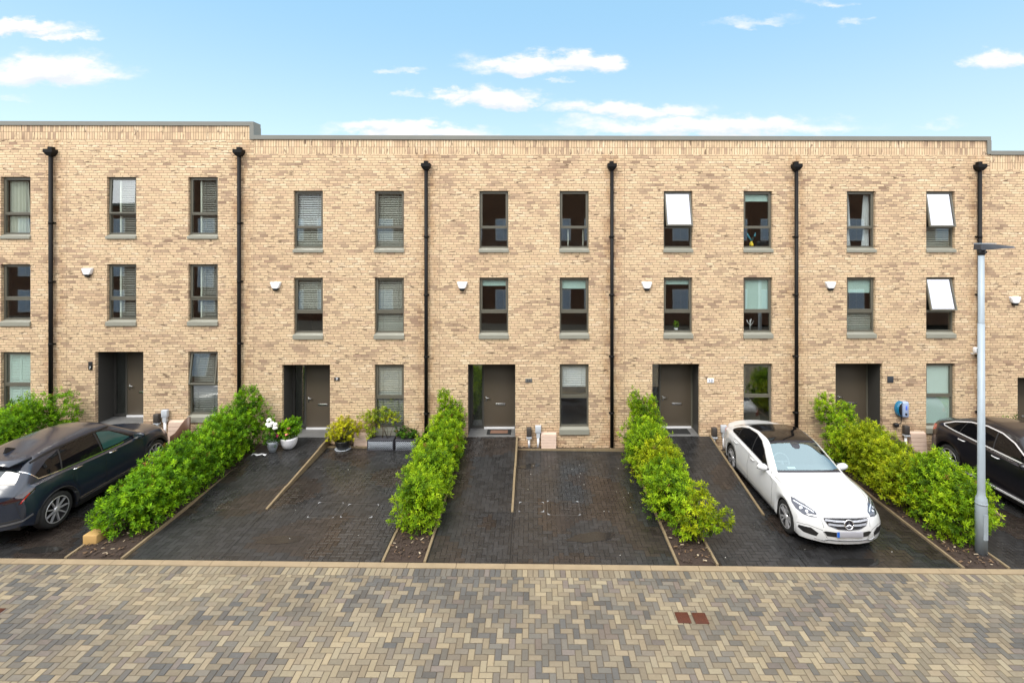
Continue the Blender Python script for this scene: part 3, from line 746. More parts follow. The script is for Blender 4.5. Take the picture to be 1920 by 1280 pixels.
# ------------------------------------------------------------------ plants
def foliage(clumps, leaf=(.085, .04), pal=None, name='foliage', parent=None, dens=1., up=.55, fold=.25, seed=1):
    """leafy shoots spread through ellipsoid clumps; each shoot carries a whorl of folded leaves"""
    g = np.random.default_rng(seed); V = []; F = []; COL = []; base = 0
    for (cx, cy, cz, rx, ry, rz, n, pi) in clumps:
        n = int(n * dens)
        d = g.normal(size=(n, 3)); d /= np.linalg.norm(d, axis=1)[:, None]
        rad = np.where(g.random(n) < .72, g.uniform(.80, 1.06, n), g.uniform(.35, .85, n))
        lump = np.array([1 + .24 * noise.noise(Vector((a[0] * 2.3 + cx * 3, a[1] * 2.3 + cy * 3, a[2] * 2.3 + seed))) + .14 * noise.noise(Vector((a[0] * 5 + cx, a[1] * 5 + cy, a[2] * 5))) for a in d])
        P = np.array([cx, cy, cz]) + d * (rad * lump)[:, None] * np.array([rx, ry, rz])
        ax = d * .8 + np.array([0, 0, up]) + g.normal(size=(n, 3)) * .38; ax /= np.linalg.norm(ax, axis=1)[:, None]
        tone = np.clip(g.random(n) * .62 + np.array([.5 + 1.1 * noise.noise(Vector((q[0] * 3.1 + cx, q[1] * 3.1 + cy, q[2] * 3.1))) for q in P]) * .38, 0, .999); dead = g.random(n) < .01
        stray = g.random(n) < .07; P = P + stray[:, None] * d * np.array([rx, ry, rz]) * .22; ax = np.where(stray[:, None], ax * .5 + np.array([0, 0, .9]) + d * .3, ax); ax /= np.linalg.norm(ax, axis=1)[:, None]
        for i in range(n):
            k = int(g.integers(6, 10)); A = ax[i]
            u = np.cross(A, [.3, .5, .81]); u /= np.linalg.norm(u); w = np.cross(A, u); ph = g.random() * 6.28
            L0 = leaf[0] * g.uniform(.7, 1.25)
            c0 = pal[pi][min(len(pal[pi]) - 1, int(tone[i] * len(pal[pi])))]
            if dead[i]: c0 = (.20, .12, .03)
            for q in range(k):
                f = q / k; a = ph + q * 2.4; sp = .95 - .55 * f
                dr = (math.cos(a) * u + math.sin(a) * w) * sp + A * (1 - sp * .55) + np.array([0, 0, -.10])
                dr /= np.linalg.norm(dr)
                b = P[i] + A * (f - .5) * leaf[0] * 1.1
                nn = np.cross(dr, A); ln = np.linalg.norm(nn)
                if ln < 1e-3: continue
                sd = nn / ln; nu = np.cross(sd, dr); L = L0 * (1.05 - .35 * f); W = L * leaf[1] / leaf[0]
                m1 = b + dr * L * .48
                V += [b, m1 + sd * W * .5 + nu * fold * W * .5, b + dr * L - nu * L * .12, m1 - sd * W * .5 + nu * fold * W * .5]
                F += [(base, base + 1, base + 2), (base, base + 2, base + 3)]; base += 4
                s = g.uniform(.78, 1.22) * (.82 + .5 * f); cc = (c0[0] * s * g.uniform(.9, 1.1), c0[1] * s, c0[2] * s)
                COL += [(*cc, 1), (*cc, 1)]
    me = bpy.data.meshes.new(name); me.from_pydata([tuple(v) for v in V], [], F)
    at = me.attributes.new('col', 'FLOAT_COLOR', 'FACE'); at.data.foreach_set('color', np.array(COL, dtype=np.float32).ravel())
    me.materials.append(M['leaf']); me.update()
    o = bpy.data.objects.new(name, me); C.objects.link(o); o.parent = parent
    return o
G1 = [(.038, .105, .006), (.085, .20, .008), (.135, .29, .009), (.195, .375, .010), (.27, .46, .014)]
G2 = [(.055, .12, .007), (.125, .24, .009), (.20, .335, .010), (.28, .43, .012), (.36, .50, .016)]
Y1 = [(.10, .155, .007), (.185, .255, .009), (.27, .345, .010), (.35, .43, .012), (.43, .48, .016)]
D1 = [(0.023, 0.066, 0.007), (0.039, 0.108, 0.010), (0.065, 0.156, 0.012), (0.104, 0.216, 0.014)]
Y2 = [(.19, .20, .01), (.31, .33, .012), (.43, .44, .016), (.51, .50, .022)]
LG = [(0.156, 0.228, 0.020), (0.273, 0.348, 0.030), (0.416, 0.456, 0.040)]
PALS = [G1, G2, Y1, D1, Y2, LG]
def stems(parent, pts, h=.6, r=.012):
    m = MB()
    for x, y, z in pts:
        k = random.randint(2, 4)
        for _ in range(k):
            dx, dy = random.uniform(-.16, .16), random.uniform(-.16, .16)
            m.tube([(x + dx * .15, y + dy * .15, z), (x + dx * .6, y + dy * .6, z + h * .5), (x + dx * 1.3, y + dy * 1.3, z + h)], [r, r * .8, r * .4], 6)
    m.build('stem', M['bark'], parent)
def hedge(label, cx, y0, y1, hf, wd, pal, seed, extra=(), group='leafy hedges between the driveways', dens=1., cat='hedge', name='hedge', xf=None):
    """a hedge running towards the street along x = cx; hf(y) gives its height"""
    t = thing(name, label, cat, (cx, (y0 + y1) / 2, gz(cx, (y0 + y1) / 2)), 0, group)
    L = []; y = y0; cyc = (y0 + y1) / 2; zc = gz(cx, cyc)
    while y <= y1 + .01:
        h = hf(y); g0 = gz(cx, y) - zc; jx = random.uniform(-.06, .06); w = wd * random.uniform(.88, 1.1)
        xo = xf(y) if xf else 0
        p = pal(y) if callable(pal) else pal
        L.append((jx + xo, y - cyc, g0 + h * .42, w * .52, .36, h * .46, int(190 * h), p))
        L.append((jx * 1.5 + random.uniform(-.08, .08) + xo, y - cyc + random.uniform(-.1, .1), g0 + h * .74, w * .42, .30, h * .27, int(100 * h), p))
        y += .40
    for (ex, ey, ez, rx, ry, rz, n, p) in extra: L.append((ex - cx, ey - cyc, ez - zc, rx, ry, rz, n, p))
    foliage(L, (.082, .033), PALS, 'foliage', t, dens * 1.45, seed=seed)
    stems(t, [(random.uniform(-.12, .12), q - cyc, gz(cx, q) - zc) for q in np.arange(y0, y1, .45)], .7)
    return t
def lerp(pts): 
    a = [p[0] for p in pts]; b = [p[1] for p in pts]
    return lambda y: float(np.interp(y, a, b))
hedge('bright green hedge with a tall peak at the wall, right of the dark SUV', -8.2, -4.35, -.5, lerp([(-4.5, 1.05), (-3, 1.25), (-1.5, 1.35), (-.5, 1.5)]), 1.15, 0, 11,
      extra=[(-8.02, -.5, 1.12, .34, .32, .42, 150, 0), (-7.75, -.55, .7, .36, .3, .5, 130, 0), (-8.62, -4.45, .12, .3, .3, .3, 90, 0)])
hedge('lime green hedge with a thin spike at the wall, left of the number 11 path', -2.45, -4.15, -.5, lerp([(-4.3, 1.05), (-3, 1.15), (-1.5, 1.2), (-.5, 1.3)]), 1.0, 1, 12,
      extra=[(-2.50, -.45, 1.08, .19, .2, .36, 80, 1), (-2.2, -.45, .8, .25, .25, .3, 80, 1)])
hedge('lime green hedge running down to the street left of the white saloon', 3.1, -3.75, -.5, lerp([(-4.3, .95), (-3, 1.08), (-1.5, 1.22), (-.5, 1.32)]), 1.12, lambda y: 2 if -3.0 < y < -1.6 and random.random() < .4 else 1, 13,
      extra=[(2.9, -.45, 1.0, .2, .2, .34, 90, 1), (3.3, -.5, .95, .22, .24, .36, 90, 1)])
t = thing('shrub', 'thin yellow green shrub at the street end of the bed beside the white saloon', 'shrub', (3.3, -4.45, gz(3.3, -4.45)))
foliage([(.0, 0, .50, .34, .32, .34, 90, 2), (.18, -.05, .80, .26, .25, .22, 55, 2), (-.12, .05, .28, .3, .25, .22, 50, 1), (.27, -.08, .42, .2, .2, .2, 36, 1), (.52, -.05, .50, .24, .2, .2, 48, 2), (-.2, 0, .75, .2, .2, .2, 30, 1), (.1, .05, 1.08, .2, .16, .16, 26, 2)], (.09, .036), PALS, 'foliage', t, 1, seed=21)
stems(t, [(0, 0, 0), (.08, -.05, 0), (-.06, .06, 0)], .7)
hedge('green hedge section at the wall between the white saloon and the charger', 8.62, -1.15, -.45, lerp([(-1.2, 1.15), (-.5, 1.35)]), 1.0, 1, 14, extra=[(8.35, -.42, .85, .28, .26, .42, 110, 1), (8.85, -.45, .72, .32, .26, .34, 110, 1)])
hedge('yellowish hedge section in the middle of the bed right of the white saloon', 8.80, -3.1, -1.5, lerp([(-3.2, 1.25), (-1.5, 1.45)]), 1.25, lambda y: 2 if random.random() < .9 else 1, 15, extra=[(8.95, -1.7, .55, .32, .35, .3, 120, 2)])
hedge('green hedge section at the street end behind the lamp post', 8.88, -4.35, -3.5, lerp([(-4.5, 1.35), (-3.5, 1.45)]), 1.15, 1, 16, extra=[(9.38, -3.95, .20, .42, .45, .55, 190, 1), (9.05, -3.6, .62, .3, .32, .36, 100, 1), (9.3, -4.2, -.2, .4, .35, .25, 70, 1)])
hedge('tall bushy green hedge at the left edge beyond the dark SUV', -13.75, -3.6, -.5, lerp([(-4, 1.25), (-1.5, 1.5), (-.5, 1.65)]), 1.3, 0, 17, extra=[(-13.2, -.5, .85, .35, .35, .62, 170, 0)])
hedge('low green plant at the right edge beyond the black car', 14.25, -3.4, -.5, lerp([(-3.4, .8), (-.5, .8)]), .8, 1, 18, name='shrub_row', cat='shrubs', group=None)
t = thing('shrub', 'sparse green shrub by the wall at the right edge behind the black car', 'shrub', (13.85, -.3, -.65))
foliage([(0, 0, .85, .26, .2, .35, 40, 3), (.25, 0, .6, .25, .2, .2, 34, 1), (-.1, 0, .45, .25, .2, .3, 40, 3)], (.11, .035), PALS, 'foliage', t, 1, seed=31)
stems(t, [(0, 0, 0), (.1, 0, 0)], .9)

# pots -----------------------------------------------------------------
def blooms(parent, pts, r, mat, name='flower'):
    for (x, y, z) in pts:
        m = MB()
        for k in range(16):
            a = k * 2.4; e = (k / 16) ** .7 * 1.25; rr = r * random.uniform(.85, 1.1)
            d = Vector((math.cos(a) * math.sin(e), math.sin(a) * math.sin(e), math.cos(e))); c = Vector((x, y, z)) + d * rr * .55
            u = d.cross(Vector((.2, .3, .9))).normalized(); w = d.cross(u)
            m.face([c + rr * .5 * (math.cos(q) * u + math.sin(q) * w) + d * rr * (.28 if i % 2 else .1) for i, q in enumerate(np.linspace(0, 2 * PI, 7)[:-1])])
        m.build(name, mat, parent)
pzt = lambda x, y: pathz(x, y, 2)
t = thing('flower_pot', 'ribbed pale grey pot with white blooms at the hedge end', 'potted plant', (-7.16, -.84, pzt(-7.16, -.84)))
m = MB(); m.lathe([(0, 0), (.085, 0), (.10, .07), (.112, .075), (.115, .12), (.125, .125), (.128, .17), (.138, .175), (.15, .26), (.155, .27), (.155, .29), (.138, .29), (.135, .25), (0, .25)], 28); m.build('pot', M['potg'], t)
foliage([(0, 0, .5, .26, .22, .27, 80, 3), (-.02, 0, .72, .16, .16, .16, 30, 0)], (.07, .04), PALS, 'foliage', t, 1, seed=41)
blooms(t, [(-.05, -.1, .88), (.04, -.12, .80), (.12, -.1, .76), (.13, -.13, .68), (-.01, -.14, .74), (-.07, -.12, .78)], .075, M['petalw'])
stems(t, [(0, 0, .24)], .4, .008)
t = thing('flower_pot', 'round white bowl pot with pink blooms and bright leaves', 'potted plant', (-6.80, -.66, pzt(-6.8, -.66)))
m = MB(); m.lathe([(0, 0), (.10, 0), (.16, .06), (.205, .16), (.222, .27), (.225, .32), (.205, .32), (.20, .27), (0, .27)], 32); m.build('pot', M['pot'], t)
foliage([(0, 0, .50, .28, .25, .22, 110, 0), (.05, 0, .68, .25, .22, .14, 70, 0)], (.085, .05), PALS, 'foliage', t, 1, seed=42)
blooms(t, [(-.22, -.17, .41)], .06, M['petalp']); blooms(t, [(.08, -.2, .62), (.04, -.22, .46)], .05, M['petals'])
t = thing('shrub_pot', 'black bowl pot with a yellow leaved shrub by the path edging', 'potted plant', (-5.44, -.30, gz(-5.44, -.3)))
m = MB(); m.lathe([(0, .03), (.15, .03), (.20, .12), (.22, .24), (.225, .27), (.205, .27), (.2, .22), (0, .22)], 28); m.build('pot', M['blackpl'], t)
m = MB(); m.lathe([(0, .004), (.2, .004), (.225, .028), (.21, .028), (.19, .016), (0, .016)], 28); m.build('saucer', M['potg'], t)
foliage([(0, 0, .50, .44, .33, .26, 170, 4), (-.02, 0, .74, .28, .25, .2, 80, 4), (.36, 0, .62, .18, .18, .14, 40, 4), (-.3, 0, .38, .2, .2, .14, 36, 4)], (.06, .036), PALS, 'foliage', t, 1, seed=43)
stems(t, [(0, 0, .2)], .4, .01)
def trough(x0, x1, label, fol, seed):
    cx = (x0 + x1) / 2; g = gz(cx, -.2); t = thing('planter_trough', label, 'planter', (cx, -.22, g), 0, 'dark lattice troughs under the window')
    w = (x1 - x0) / 2; d = .15; H = .31; m = MB()
    m.box(-w + .012, w - .012, -d + .012, d - .012, 0.01, H - .04)
    m.build('body', M['blackpl'], t)
    m = MB()
    for y in (-d, ):
        n = int(w * 2 / .055)
        for k in range(-6, n + 6):
            for sgn in (1, -1):
                xa = -w + k * .055; xb = xa + sgn * (H - .08); za, zb = .035, H - .045
                # clip to the panel
                q0 = max(0, min(1, (-w + .01 - xa) / (xb - xa))) if (xb - xa) > 0 else max(0, min(1, (w - .01 - xa) / (xb - xa)))
                q1 = max(0, min(1, (w - .01 - xa) / (xb - xa))) if (xb - xa) > 0 else max(0, min(1, (-w + .01 - xa) / (xb - xa)))
                if q1 - q0 < .05: continue
                A = Vector((xa + (xb - xa) * q0, y, za + (zb - za) * q0)); B = Vector((xa + (xb - xa) * q1, y, za + (zb - za) * q1))
                m.tube([A, B], .006, 4)
    m.build('lattice', M['potg'], t)
    m = MB(); m.bbox(-w, w, -d - .01, d, H - .045, H, .006); m.bbox(-w, w, -d - .01, d, 0, .03, .006); m.bbox(-w, -w + .025, -d - .008, d, .03, H - .045, .005); m.bbox(w - .025, w, -d - .008, d, .03, H - .045, .005)
    m.build('rim', M['trough'], t)
    foliage(fol, (.065, .035), PALS, 'foliage', t, 1, seed=seed); stems(t, [(q, 0, .28) for q in (-w * .5, 0, w * .5)], .45, .008)
trough(-4.73, -3.98, 'dark lattice trough with a tall yellow green bush under the window', [(-.02, 0, .98, .42, .16, .22, 110, 5), (-.28, 0, .70, .22, .14, .3, 70, 5), (-.34, -.02, .42, .12, .1, .1, 16, 5), (.3, 0, .86, .22, .14, .16, 40, 5), (-.55, .0, .92, .14, .1, .1, 14, 5)], 51)
trough(-3.94, -3.30, 'dark lattice trough with low dark plants, half behind the hedge', [(.05, 0, .42, .28, .15, .13, 80, 3), (-.2, 0, .52, .16, .12, .14, 30, 3)], 52)
t = thing('litter', 'crumpled white plastic scrap on the soil by the flower pots', 'litter', (-7.42, -1.05, pathz(-7.42, -1.05, 2) + .01))
m = MB(); vs = [(-.2 + .4 * i / 7, .05 * math.sin(i * 1.7) + (.06 if k else -.03), .025 * abs(math.sin(i * 2.3 + k))) for i in range(8) for k in (0, 1)]
m.mesh(vs, [(2 * i, 2 * i + 2, 2 * i + 3, 2 * i + 1) for i in range(7)], 0, True); o = m.build('sheet', M['whitepl'], t); o.modifiers.new('s', 'SOLIDIFY').thickness = .004
t = thing('garden_bloom', 'white flower head poking out of the yellowish hedge below the charger', 'flower', (9.25, -1.55, .42))
blooms(t, [(0, 0, 0), (.05, .0, -.06), (-.05, .02, .04)], .08, M['petalw'], 'bloom')
# plant on a sill
t = thing('sill_plant', 'small green plant in a pale pot on the sill above the number 13 porch', 'plant', (X0(4) + 1.57, .18, sill_z('mid')))
m = MB(); m.lathe([(0, 0), (.05, 0), (.06, .06), (0, .055)], 14); m.build('pot', M['whitepl'], t)
foliage([(0, 0, .17, .07, .05, .13, 30, 0)], (.04, .02), PALS, 'foliage', t, 1, seed=61)

# sandstone block, drain covers, driveway covers -------------------------
t = thing('stone_block', 'pale tan block at the street end of the hedge by the dark SUV', 'block', (-8.70, -4.66, gz(-8.7, -4.66)))
m = MB(); m.bbox(-.13, .14, -.10, .14, -.02, .20, .012); m.build('block', M['sand'], t)
def drain(x, y, label):
    t = thing('drain_cover', label, 'drain cover', (x, y, gz(x, y) + .003), 0, 'rusty drain covers in the road'); t.rotation_euler = (.015, .0165, 0)
    m = MB(); m.bbox(-.11, .11, -.115, .115, -.01, .006, .003); m.build('frame', M['rust'], t)
    m = MB(); m.bbox(-.092, .092, -.097, .097, .0065, .010, .002)
    for k in range(4): m.box(-.07 + .04 * k, -.055 + .04 * k, -.08, .08, .0103, .0125)
    m.build('lid', M['rust'], t)
drain(2.46, -6.44, 'rusty square drain cover, left one of the pair'); drain(2.745, -6.45, 'rusty square drain cover, right one of the pair'); drain(-8.72, -6.5, 'rusty square drain cover at the left edge of the road')
def manhole(x0, x1, y0, y1, label):
    cx, cy = (x0 + x1) / 2, (y0 + y1) / 2; t = thing('inset_cover', label, 'access cover', (cx, cy, gz(cx, cy)), 0, 'block filled covers in the driveways'); t.rotation_euler = (.015, .0165, 0)
    w, d = (x1 - x0) / 2, (y1 - y0) / 2; e = .007; m = MB()
    m.box(-w, w, -d, -d + e, 0, .004); m.box(-w, w, d - e, d, 0, .004); m.box(-w, -w + e, -d + e, d - e, 0, .004); m.box(w - e, w, -d + e, d - e, 0, .004)
    m.build('frame', simple('dull_steel', (.16, .15, .14), .4, .6), t)
    m = MB()
    for sx in (-1, 1):
        for sy in (-1, 1):
            L = random.uniform(.03, .065); xx, yy = sx * (w - .008), sy * (d - .008)
            m.face([(xx, yy, .006), (xx - sx * L, yy, .006), (xx - sx * L * .7, yy - sy * L * .25, .0055), (xx - sx * L * .2, yy - sy * L * .25, .0055), (xx - sx * L * .2, yy - sy * L * .8, .0055), (xx, yy - sy * L, .006)])
    m.build('corner_plate', M['greypl'], t)
manhole(-4.93, -4.35, -3.72, -3.10, 'block filled access cover with white corners, left one on the number 9 driveway')
manhole(-4.22, -3.52, -3.70, -3.16, 'block filled access cover with white corners, right one on the number 9 driveway')
manhole(-.33, .25, -3.40, -2.98, 'small block filled access cover beside the end of the number 11 path edging')
manhole(.32, 1.06, -3.51, -2.92, 'large block filled access cover in the middle of the empty driveway')

# lamp post --------------------------------------------------------------
t = thing('street_lamp', 'galvanised street lamp post with a flat dark lantern', 'street lamp', (8.94, -4.74, gz(8.94, -4.74)))
m = MB(); m.lathe([(.10, 0), (.10, 1.05), (.094, 1.13), (.066, 1.20), (.063, 1.3), (.057, 4.62)], 24, caps=True)
m.lathe([(.0575, 4.62), (.053, 4.63), (.051, 6.0), (0, 6.0)], 24); m.build('pole', M['galv'], t)
m = MB(); m.box(-.045, .045, -.105, -.097, .35, .85); m.lathe([(.104, 1.02), (.104, 1.05), (.1, 1.055)], 24); m.build('access_door', M['galv'], t)
m = MB(); m.lathe([(.058, 5.98), (.066, 6.0), (.07, 6.09), (.05, 6.12)], 20); m.tube([(.06, -.02, 6.02), (.09, -.02, 6.05)], .02); m.build('bracket', M['blackpl'], t)
m = MB()
vs = []
for x, hw, z0, z1 in ((-.08, .09, 6.09, 6.19), (-.06, .11, 6.08, 6.205), (.2, .13, 6.10, 6.19), (.33, .14, 6.115, 6.175), (.52, .13, 6.12, 6.16), (.60, .09, 6.125, 6.145)):
    vs += [(x, -hw, z0), (x, hw, z0), (x, hw * .85, z1), (x, -hw * .85, z1)]
fs = [(i * 4 + k, i * 4 + (k + 1) % 4, (i + 1) * 4 + (k + 1) % 4, (i + 1) * 4 + k) for i in range(5) for k in range(4)] + [(3, 2, 1, 0), (20, 21, 22, 23)]
m.mesh(vs, fs); m.build('lantern', simple('lantern', (.05, .055, .065), .4, .2), t)
m = MB(); m.bbox(-.07, .22, -.10, .10, 6.2, 6.215, .005); m.build('lantern_cover', M['galv'], t)
m = MB(); m.box(.2, .5, -.1, .1, 6.108, 6.112); m.build('lens', M['whitepl'], t)
# ------------------------------------------------------------------ cars
def paint_mat(name, col, rough=.22, metal=0, coat=1, drops=0):
    m = NT(name); g = m.node('ShaderNodeNewGeometry'); f = m.noise(3, 3, m.obj())
    c = m.mix(f, tuple(q * .96 for q in col), tuple(q * 1.04 for q in col))
    m.link(m.mix(g.outputs['Backfacing'], c, (.012, .012, .013)), m.b.inputs['Base Color'])
    m.b.inputs['Roughness'].default_value = rough; m.b.inputs['Metallic'].default_value = metal
    m.b.inputs['Coat Weight'].default_value = coat; m.b.inputs['Coat Roughness'].default_value = .16 if drops > .1 else .04
    if drops: m.bump(m.smooth(m.noise(150, 2, m.obj()), .55, .7), drops, .002)
    return m.mat
M['carwhite'] = paint_mat('white_car_paint', (.63, .635, .64), .3, coat=.9)
M['carblue'] = paint_mat('dark_blue_car_paint', (.006, .013, .030), .32, .1, drops=.12)
M['carblack'] = paint_mat('black_car_paint', (.005, .005, .009), .28, 0, coat=.35, drops=.05)
M['tint'] = simple('tinted_glass', (.005, .005, .006), .04, 0, .1, 3, spec=.32)
M['roofglass'] = simple('roof_glass', (.008, .007, .007), .05, 0, .1, 3)
M['rearglass'] = simple('rear_glass', (.02, .03, .035), .05, 0, .1, 3, spec=.8, coat=1)
M['shield'] = glass_mat('windscreen_glass', .27, (.62, .76, .78), 1.5, (.66, .85, .90))
M['greytrim'] = simple('grey_trim', (.12, .12, .125), .4, .3)
M['clearwin'] = simple('clear_side_glass', (.025, .075, .075), .06, 0, .5, 2.2, spec=.5)
M['brighttrim'] = simple('bright_trim', (.72, .72, .74), .25, .25, .03, 4)
M['shieldframe'] = simple('screen_frit', (.02, .021, .03), .15)
M['chrome'] = simple('chrome', (.82, .82, .84), .12, 1, .03, 3)
M['alloy'] = simple('alloy', (.62, .62, .64), .3, .55, .06, 5)
M['alloyd'] = simple('dark_alloy', (.010, .010, .011), .5)
M['tyre'] = simple('tyre', (.014, .014, .014), .75, 0, .2, 20)
M['lampglass'] = simple('lamp_housing', (.05, .055, .075), .08, .2, .3, 9, coat=1)
M['lampbright'] = simple('lamp_reflector', (.62, .64, .70), .15, .5, .1, 20, coat=1)
M['redlamp'] = simple('red_lamp', (.50, .012, .016), .12, 0, .2, 8, coat=1)
M['seam'] = simple('gap_and_crease_line', (.05, .05, .05), .8)
M['grille'] = simple('grille_black', (.010, .010, .011), .4)
M['dash'] = simple('cabin_trim', (.035, .034, .034), .7, 0, .2, 4)
M['seat'] = simple('seat_leather', (.06, .057, .055), .6, 0, .2, 4)
M['plate'] = simple('number_plate', (.36, .36, .40), .4, 0, .05, 9)
M['plateblue'] = simple('plate_blue', (.01, .12, .55), .4)
M['plastic_trim'] = simple('dark_trim', (.022, .022, .024), .55, 0, .2, 8)

def curve(pts, sm=.05):
    a = np.array([p[0] for p in pts], float); b = np.array([p[1] for p in pts], float)
    X = np.linspace(a.min() - .3, a.max() + .3, 1400); Y = np.interp(X, a, b)
    if sm:
        st = X[1] - X[0]; k = int(3 * sm / st) + 1; w_ = np.exp(-.5 * (np.arange(-k, k + 1) * st / sm) ** 2); w_ /= w_.sum()
        Y = np.convolve(np.pad(Y, k, mode='edge'), w_, 'valid')
    return lambda x: float(np.interp(x, X, Y))

class Car:
    def __init__(s, name, label, P, loc, rz, group=None):
        s.P = P; s.root = thing(name, label, P['cat'], loc, rz, group)
        L2 = P['L'] / 2; top = curve(P['top'], P.get('smt', .05)); sh = curve(P['shoulder'], .08); wd = curve(P['width'], .08); bow = curve(P['bow'], .12); bot = curve(P['bottom'], .05)
        crown = curve(P['crown'], .1); rail = P.get('rail', .085)
        s.top, s.sh, s.wd, s.bow = top, sh, wd, bow
        ra = P['wr'] + P.get('arch', .045)
        xs = np.linspace(-L2, L2, P.get('ns', 130)); NR = 14
        V = np.zeros((len(xs), NR, 3)); pw = P.get('pw', 2.6)
        def lean(x, z):
            q = 0
            f = max(0, min(1, (x - (L2 - .5)) / .5)); b_ = max(0, min(1, (-x - (L2 - .5)) / .5))
            lf = P['leanf']; lb = P['leanb']
            q -= f * (lf[0] * max(0, (z - lf[1]) / .25) ** 1.4 + .05 * max(0, (.36 - z) / .18) ** 1.5)
            q += b_ * (lb[0] * max(0, (z - lb[1]) / .4) ** 1.2 + .07 * max(0, (.42 - z) / .2) ** 1.5)
            return q
        s.lean = lean
        for i, x in enumerate(xs):
            w = wd(x); xsd = x - bow(x) * .97; zs = sh(x); zt = top(x); zb = bot(x)
            for xa in P['axles']:
                t = ra * ra - (xsd - xa) ** 2
                if t > 0: zb = max(zb, P['wr'] + math.sqrt(t))
            zs = max(zs, zb + .07); wb = w - P['beltin']; zbelt = min(zs + .03, max(zt, zs + .002)) if zt > zs else zs + .002
            ze = max(zbelt, zt - crown(x)); we = wb - P['tumble'] * (ze - zbelt)
            H = zs - zb
            rows = [(w - .05, zb), (w - .014, zb + .09 * H), (w - .004, zb + .35 * H), (w, zb + .62 * H), (w - P.get('crease', .012), zb + .86 * H), (w - .042, zs), (wb, zbelt)]
            for t in (.34, .68, 1.0):
                bulge = .022 * math.sin(t * PI) * min(1, (ze - zbelt) / .3)
                rows.append((wb + (we - wb) * t + bulge, zbelt + (ze - zbelt) * t))
            zc = max(zt, ze + .001); r_ = rail * min(1, we / .5)
            for t, kk in ((1 - r_ / we, .45), (.62, .80), (.3, .96), (0, 1.0)): rows.append((we * t, ze + (zc - ze) * kk))
            for r, (y, z) in enumerate(rows): V[i, r] = (x - bow(x) * (abs(y) / w) ** pw + lean(x, z), y, z)
        s.V = V; s.xs = xs
        vs = []; idx = {}
        def vid(p):
            k = (round(p[0], 5), round(p[1], 5), round(p[2], 5))
            if k not in idx: idx[k] = len(vs); vs.append(p)
            return idx[k]
        cats = {}
        def quad(cat, pts):
            f = []
            for p in pts:
                q = vid(tuple(p))
                if q not in f: f.append(q)
            if len(f) > 2: cats.setdefault(cat, []).append(tuple(f))
        mir = np.array([1, -1, 1])
        for i in range(len(xs) - 1):
            xm = (xs[i] + xs[i + 1]) / 2
            for r in range(NR - 1):
                a = [V[i, r], V[i + 1, r], V[i + 1, r + 1], V[i, r + 1]]
                c = 'body'
                if r >= 10:
                    for cn, (x0, x1) in P['glass'].items():
                        if x0 < xm < x1: c = cn
                    for cn, (x0, x1) in P['glass'].items():
                        if cn in ('windscreen', 'rear_window') and x0 < xm < x1 and (r == 10 and False or xm - x0 < .05 or x1 - xm < .05): c = cn + '_frit'
                quad(c, a[::-1]); quad(c, [q * mir for q in a])
        # front and rear caps
        for i, sg in ((len(xs) - 1, 1), (0, -1)):
            x = xs[i]; w = wd(x); NCOL = NR - 5
            G = []
            for r in range(6):
                row = []
                for jx in range(5, NR):
                    t = V[i, jx][1] / V[i, 5][1]; y = V[i, r][1] * t
                    z = V[i, r][2] + (V[i, jx][2] - V[i, 5][2]) * (r / 5) ** 2
                    row.append(np.array([x - bow(x) * (abs(y) / w) ** pw + lean(x, z), y, z]))
                G.append(row)
            for r in range(5):
                for c in range(NCOL - 1):
                    a = [G[r][c], G[r][c + 1], G[r + 1][c + 1], G[r + 1][c]]
                    if sg > 0: a = a[::-1]
                    quad('body', a); quad('body', [q * mir for q in a[::-1]])
        s.vs = vs; s.cats = cats
        allf = [f for fs in cats.values() for f in fs]
        s.bvh = BVHTree.FromPolygons([Vector(v) for v in vs], allf)
        def emit(cat, name, mats, par=None, extra=None):
            m = MB(); m.mesh([vs_ for vs_ in vs], cats[cat], 0, True)
            if extra and extra in cats:
                for f in cats[extra]: m.f.append(f); m.m.append(1); m.sm.append(True); m.c.append(None)
            used = sorted({i for f in m.f for i in f}); mp = {o: n_ for n_, o in enumerate(used)}
            m.v = [m.v[i] for i in used]; m.f = [tuple(mp[i] for i in f) for f in m.f]
            return m.build(name, mats, par or s.root, auto=50)
        s.body = emit('body', 'body', [P['paint']])
        for cn in P['glass']:
            if cn in cats: emit(cn, cn, [P['gmat'][cn], M['shieldframe']], None, cn + '_frit')
        s.wheels()
        s.under()
    def hit(s, o, d):
        h = s.bvh.ray_cast(Vector(o), Vector(d).normalized(), 12)
        return h[0], h[1]
    def patch(s, outline, d, org=None, ax='side', sgn=1, res=.035, off=.006, depth=.02, mb=None, m=0, smooth=True):
        """fits a flat outline onto the bodywork: side (x,z), front (y,z) or top (x,y)"""
        d = Vector(d).normalized(); mb = mb or MB()
        out = [Vector(p) for p in outline]
        pts = []
        for i, p in enumerate(out):
            q = out[(i + 1) % len(out)]; k = max(1, int((q - p).length / res))
            for t in range(k): pts.append(p + (q - p) * t / k)
        nb = len(pts); xs = [p.x for p in pts]; ys = [p.y for p in pts]
        def inside(x, y):
            c = False
            for i in range(nb):
                a, b = pts[i], pts[i - 1]
                if (a.y > y) != (b.y > y) and x < (b.x - a.x) * (y - a.y) / (b.y - a.y) + a.x: c = not c
            return c
        x = min(xs) + res / 2; inn = []
        while x < max(xs):
            y = min(ys) + res / 2
            while y < max(ys):
                if inside(x, y) and min((Vector((x, y)) - p).length for p in pts) > res * .4: inn.append(Vector((x, y)))
                y += res
            x += res
        P2, E2, F2, *_ = delaunay_2d_cdt(pts + inn, [(i, (i + 1) % nb) for i in range(nb)], [], 1, 1e-5)
        v3 = []; nr = []
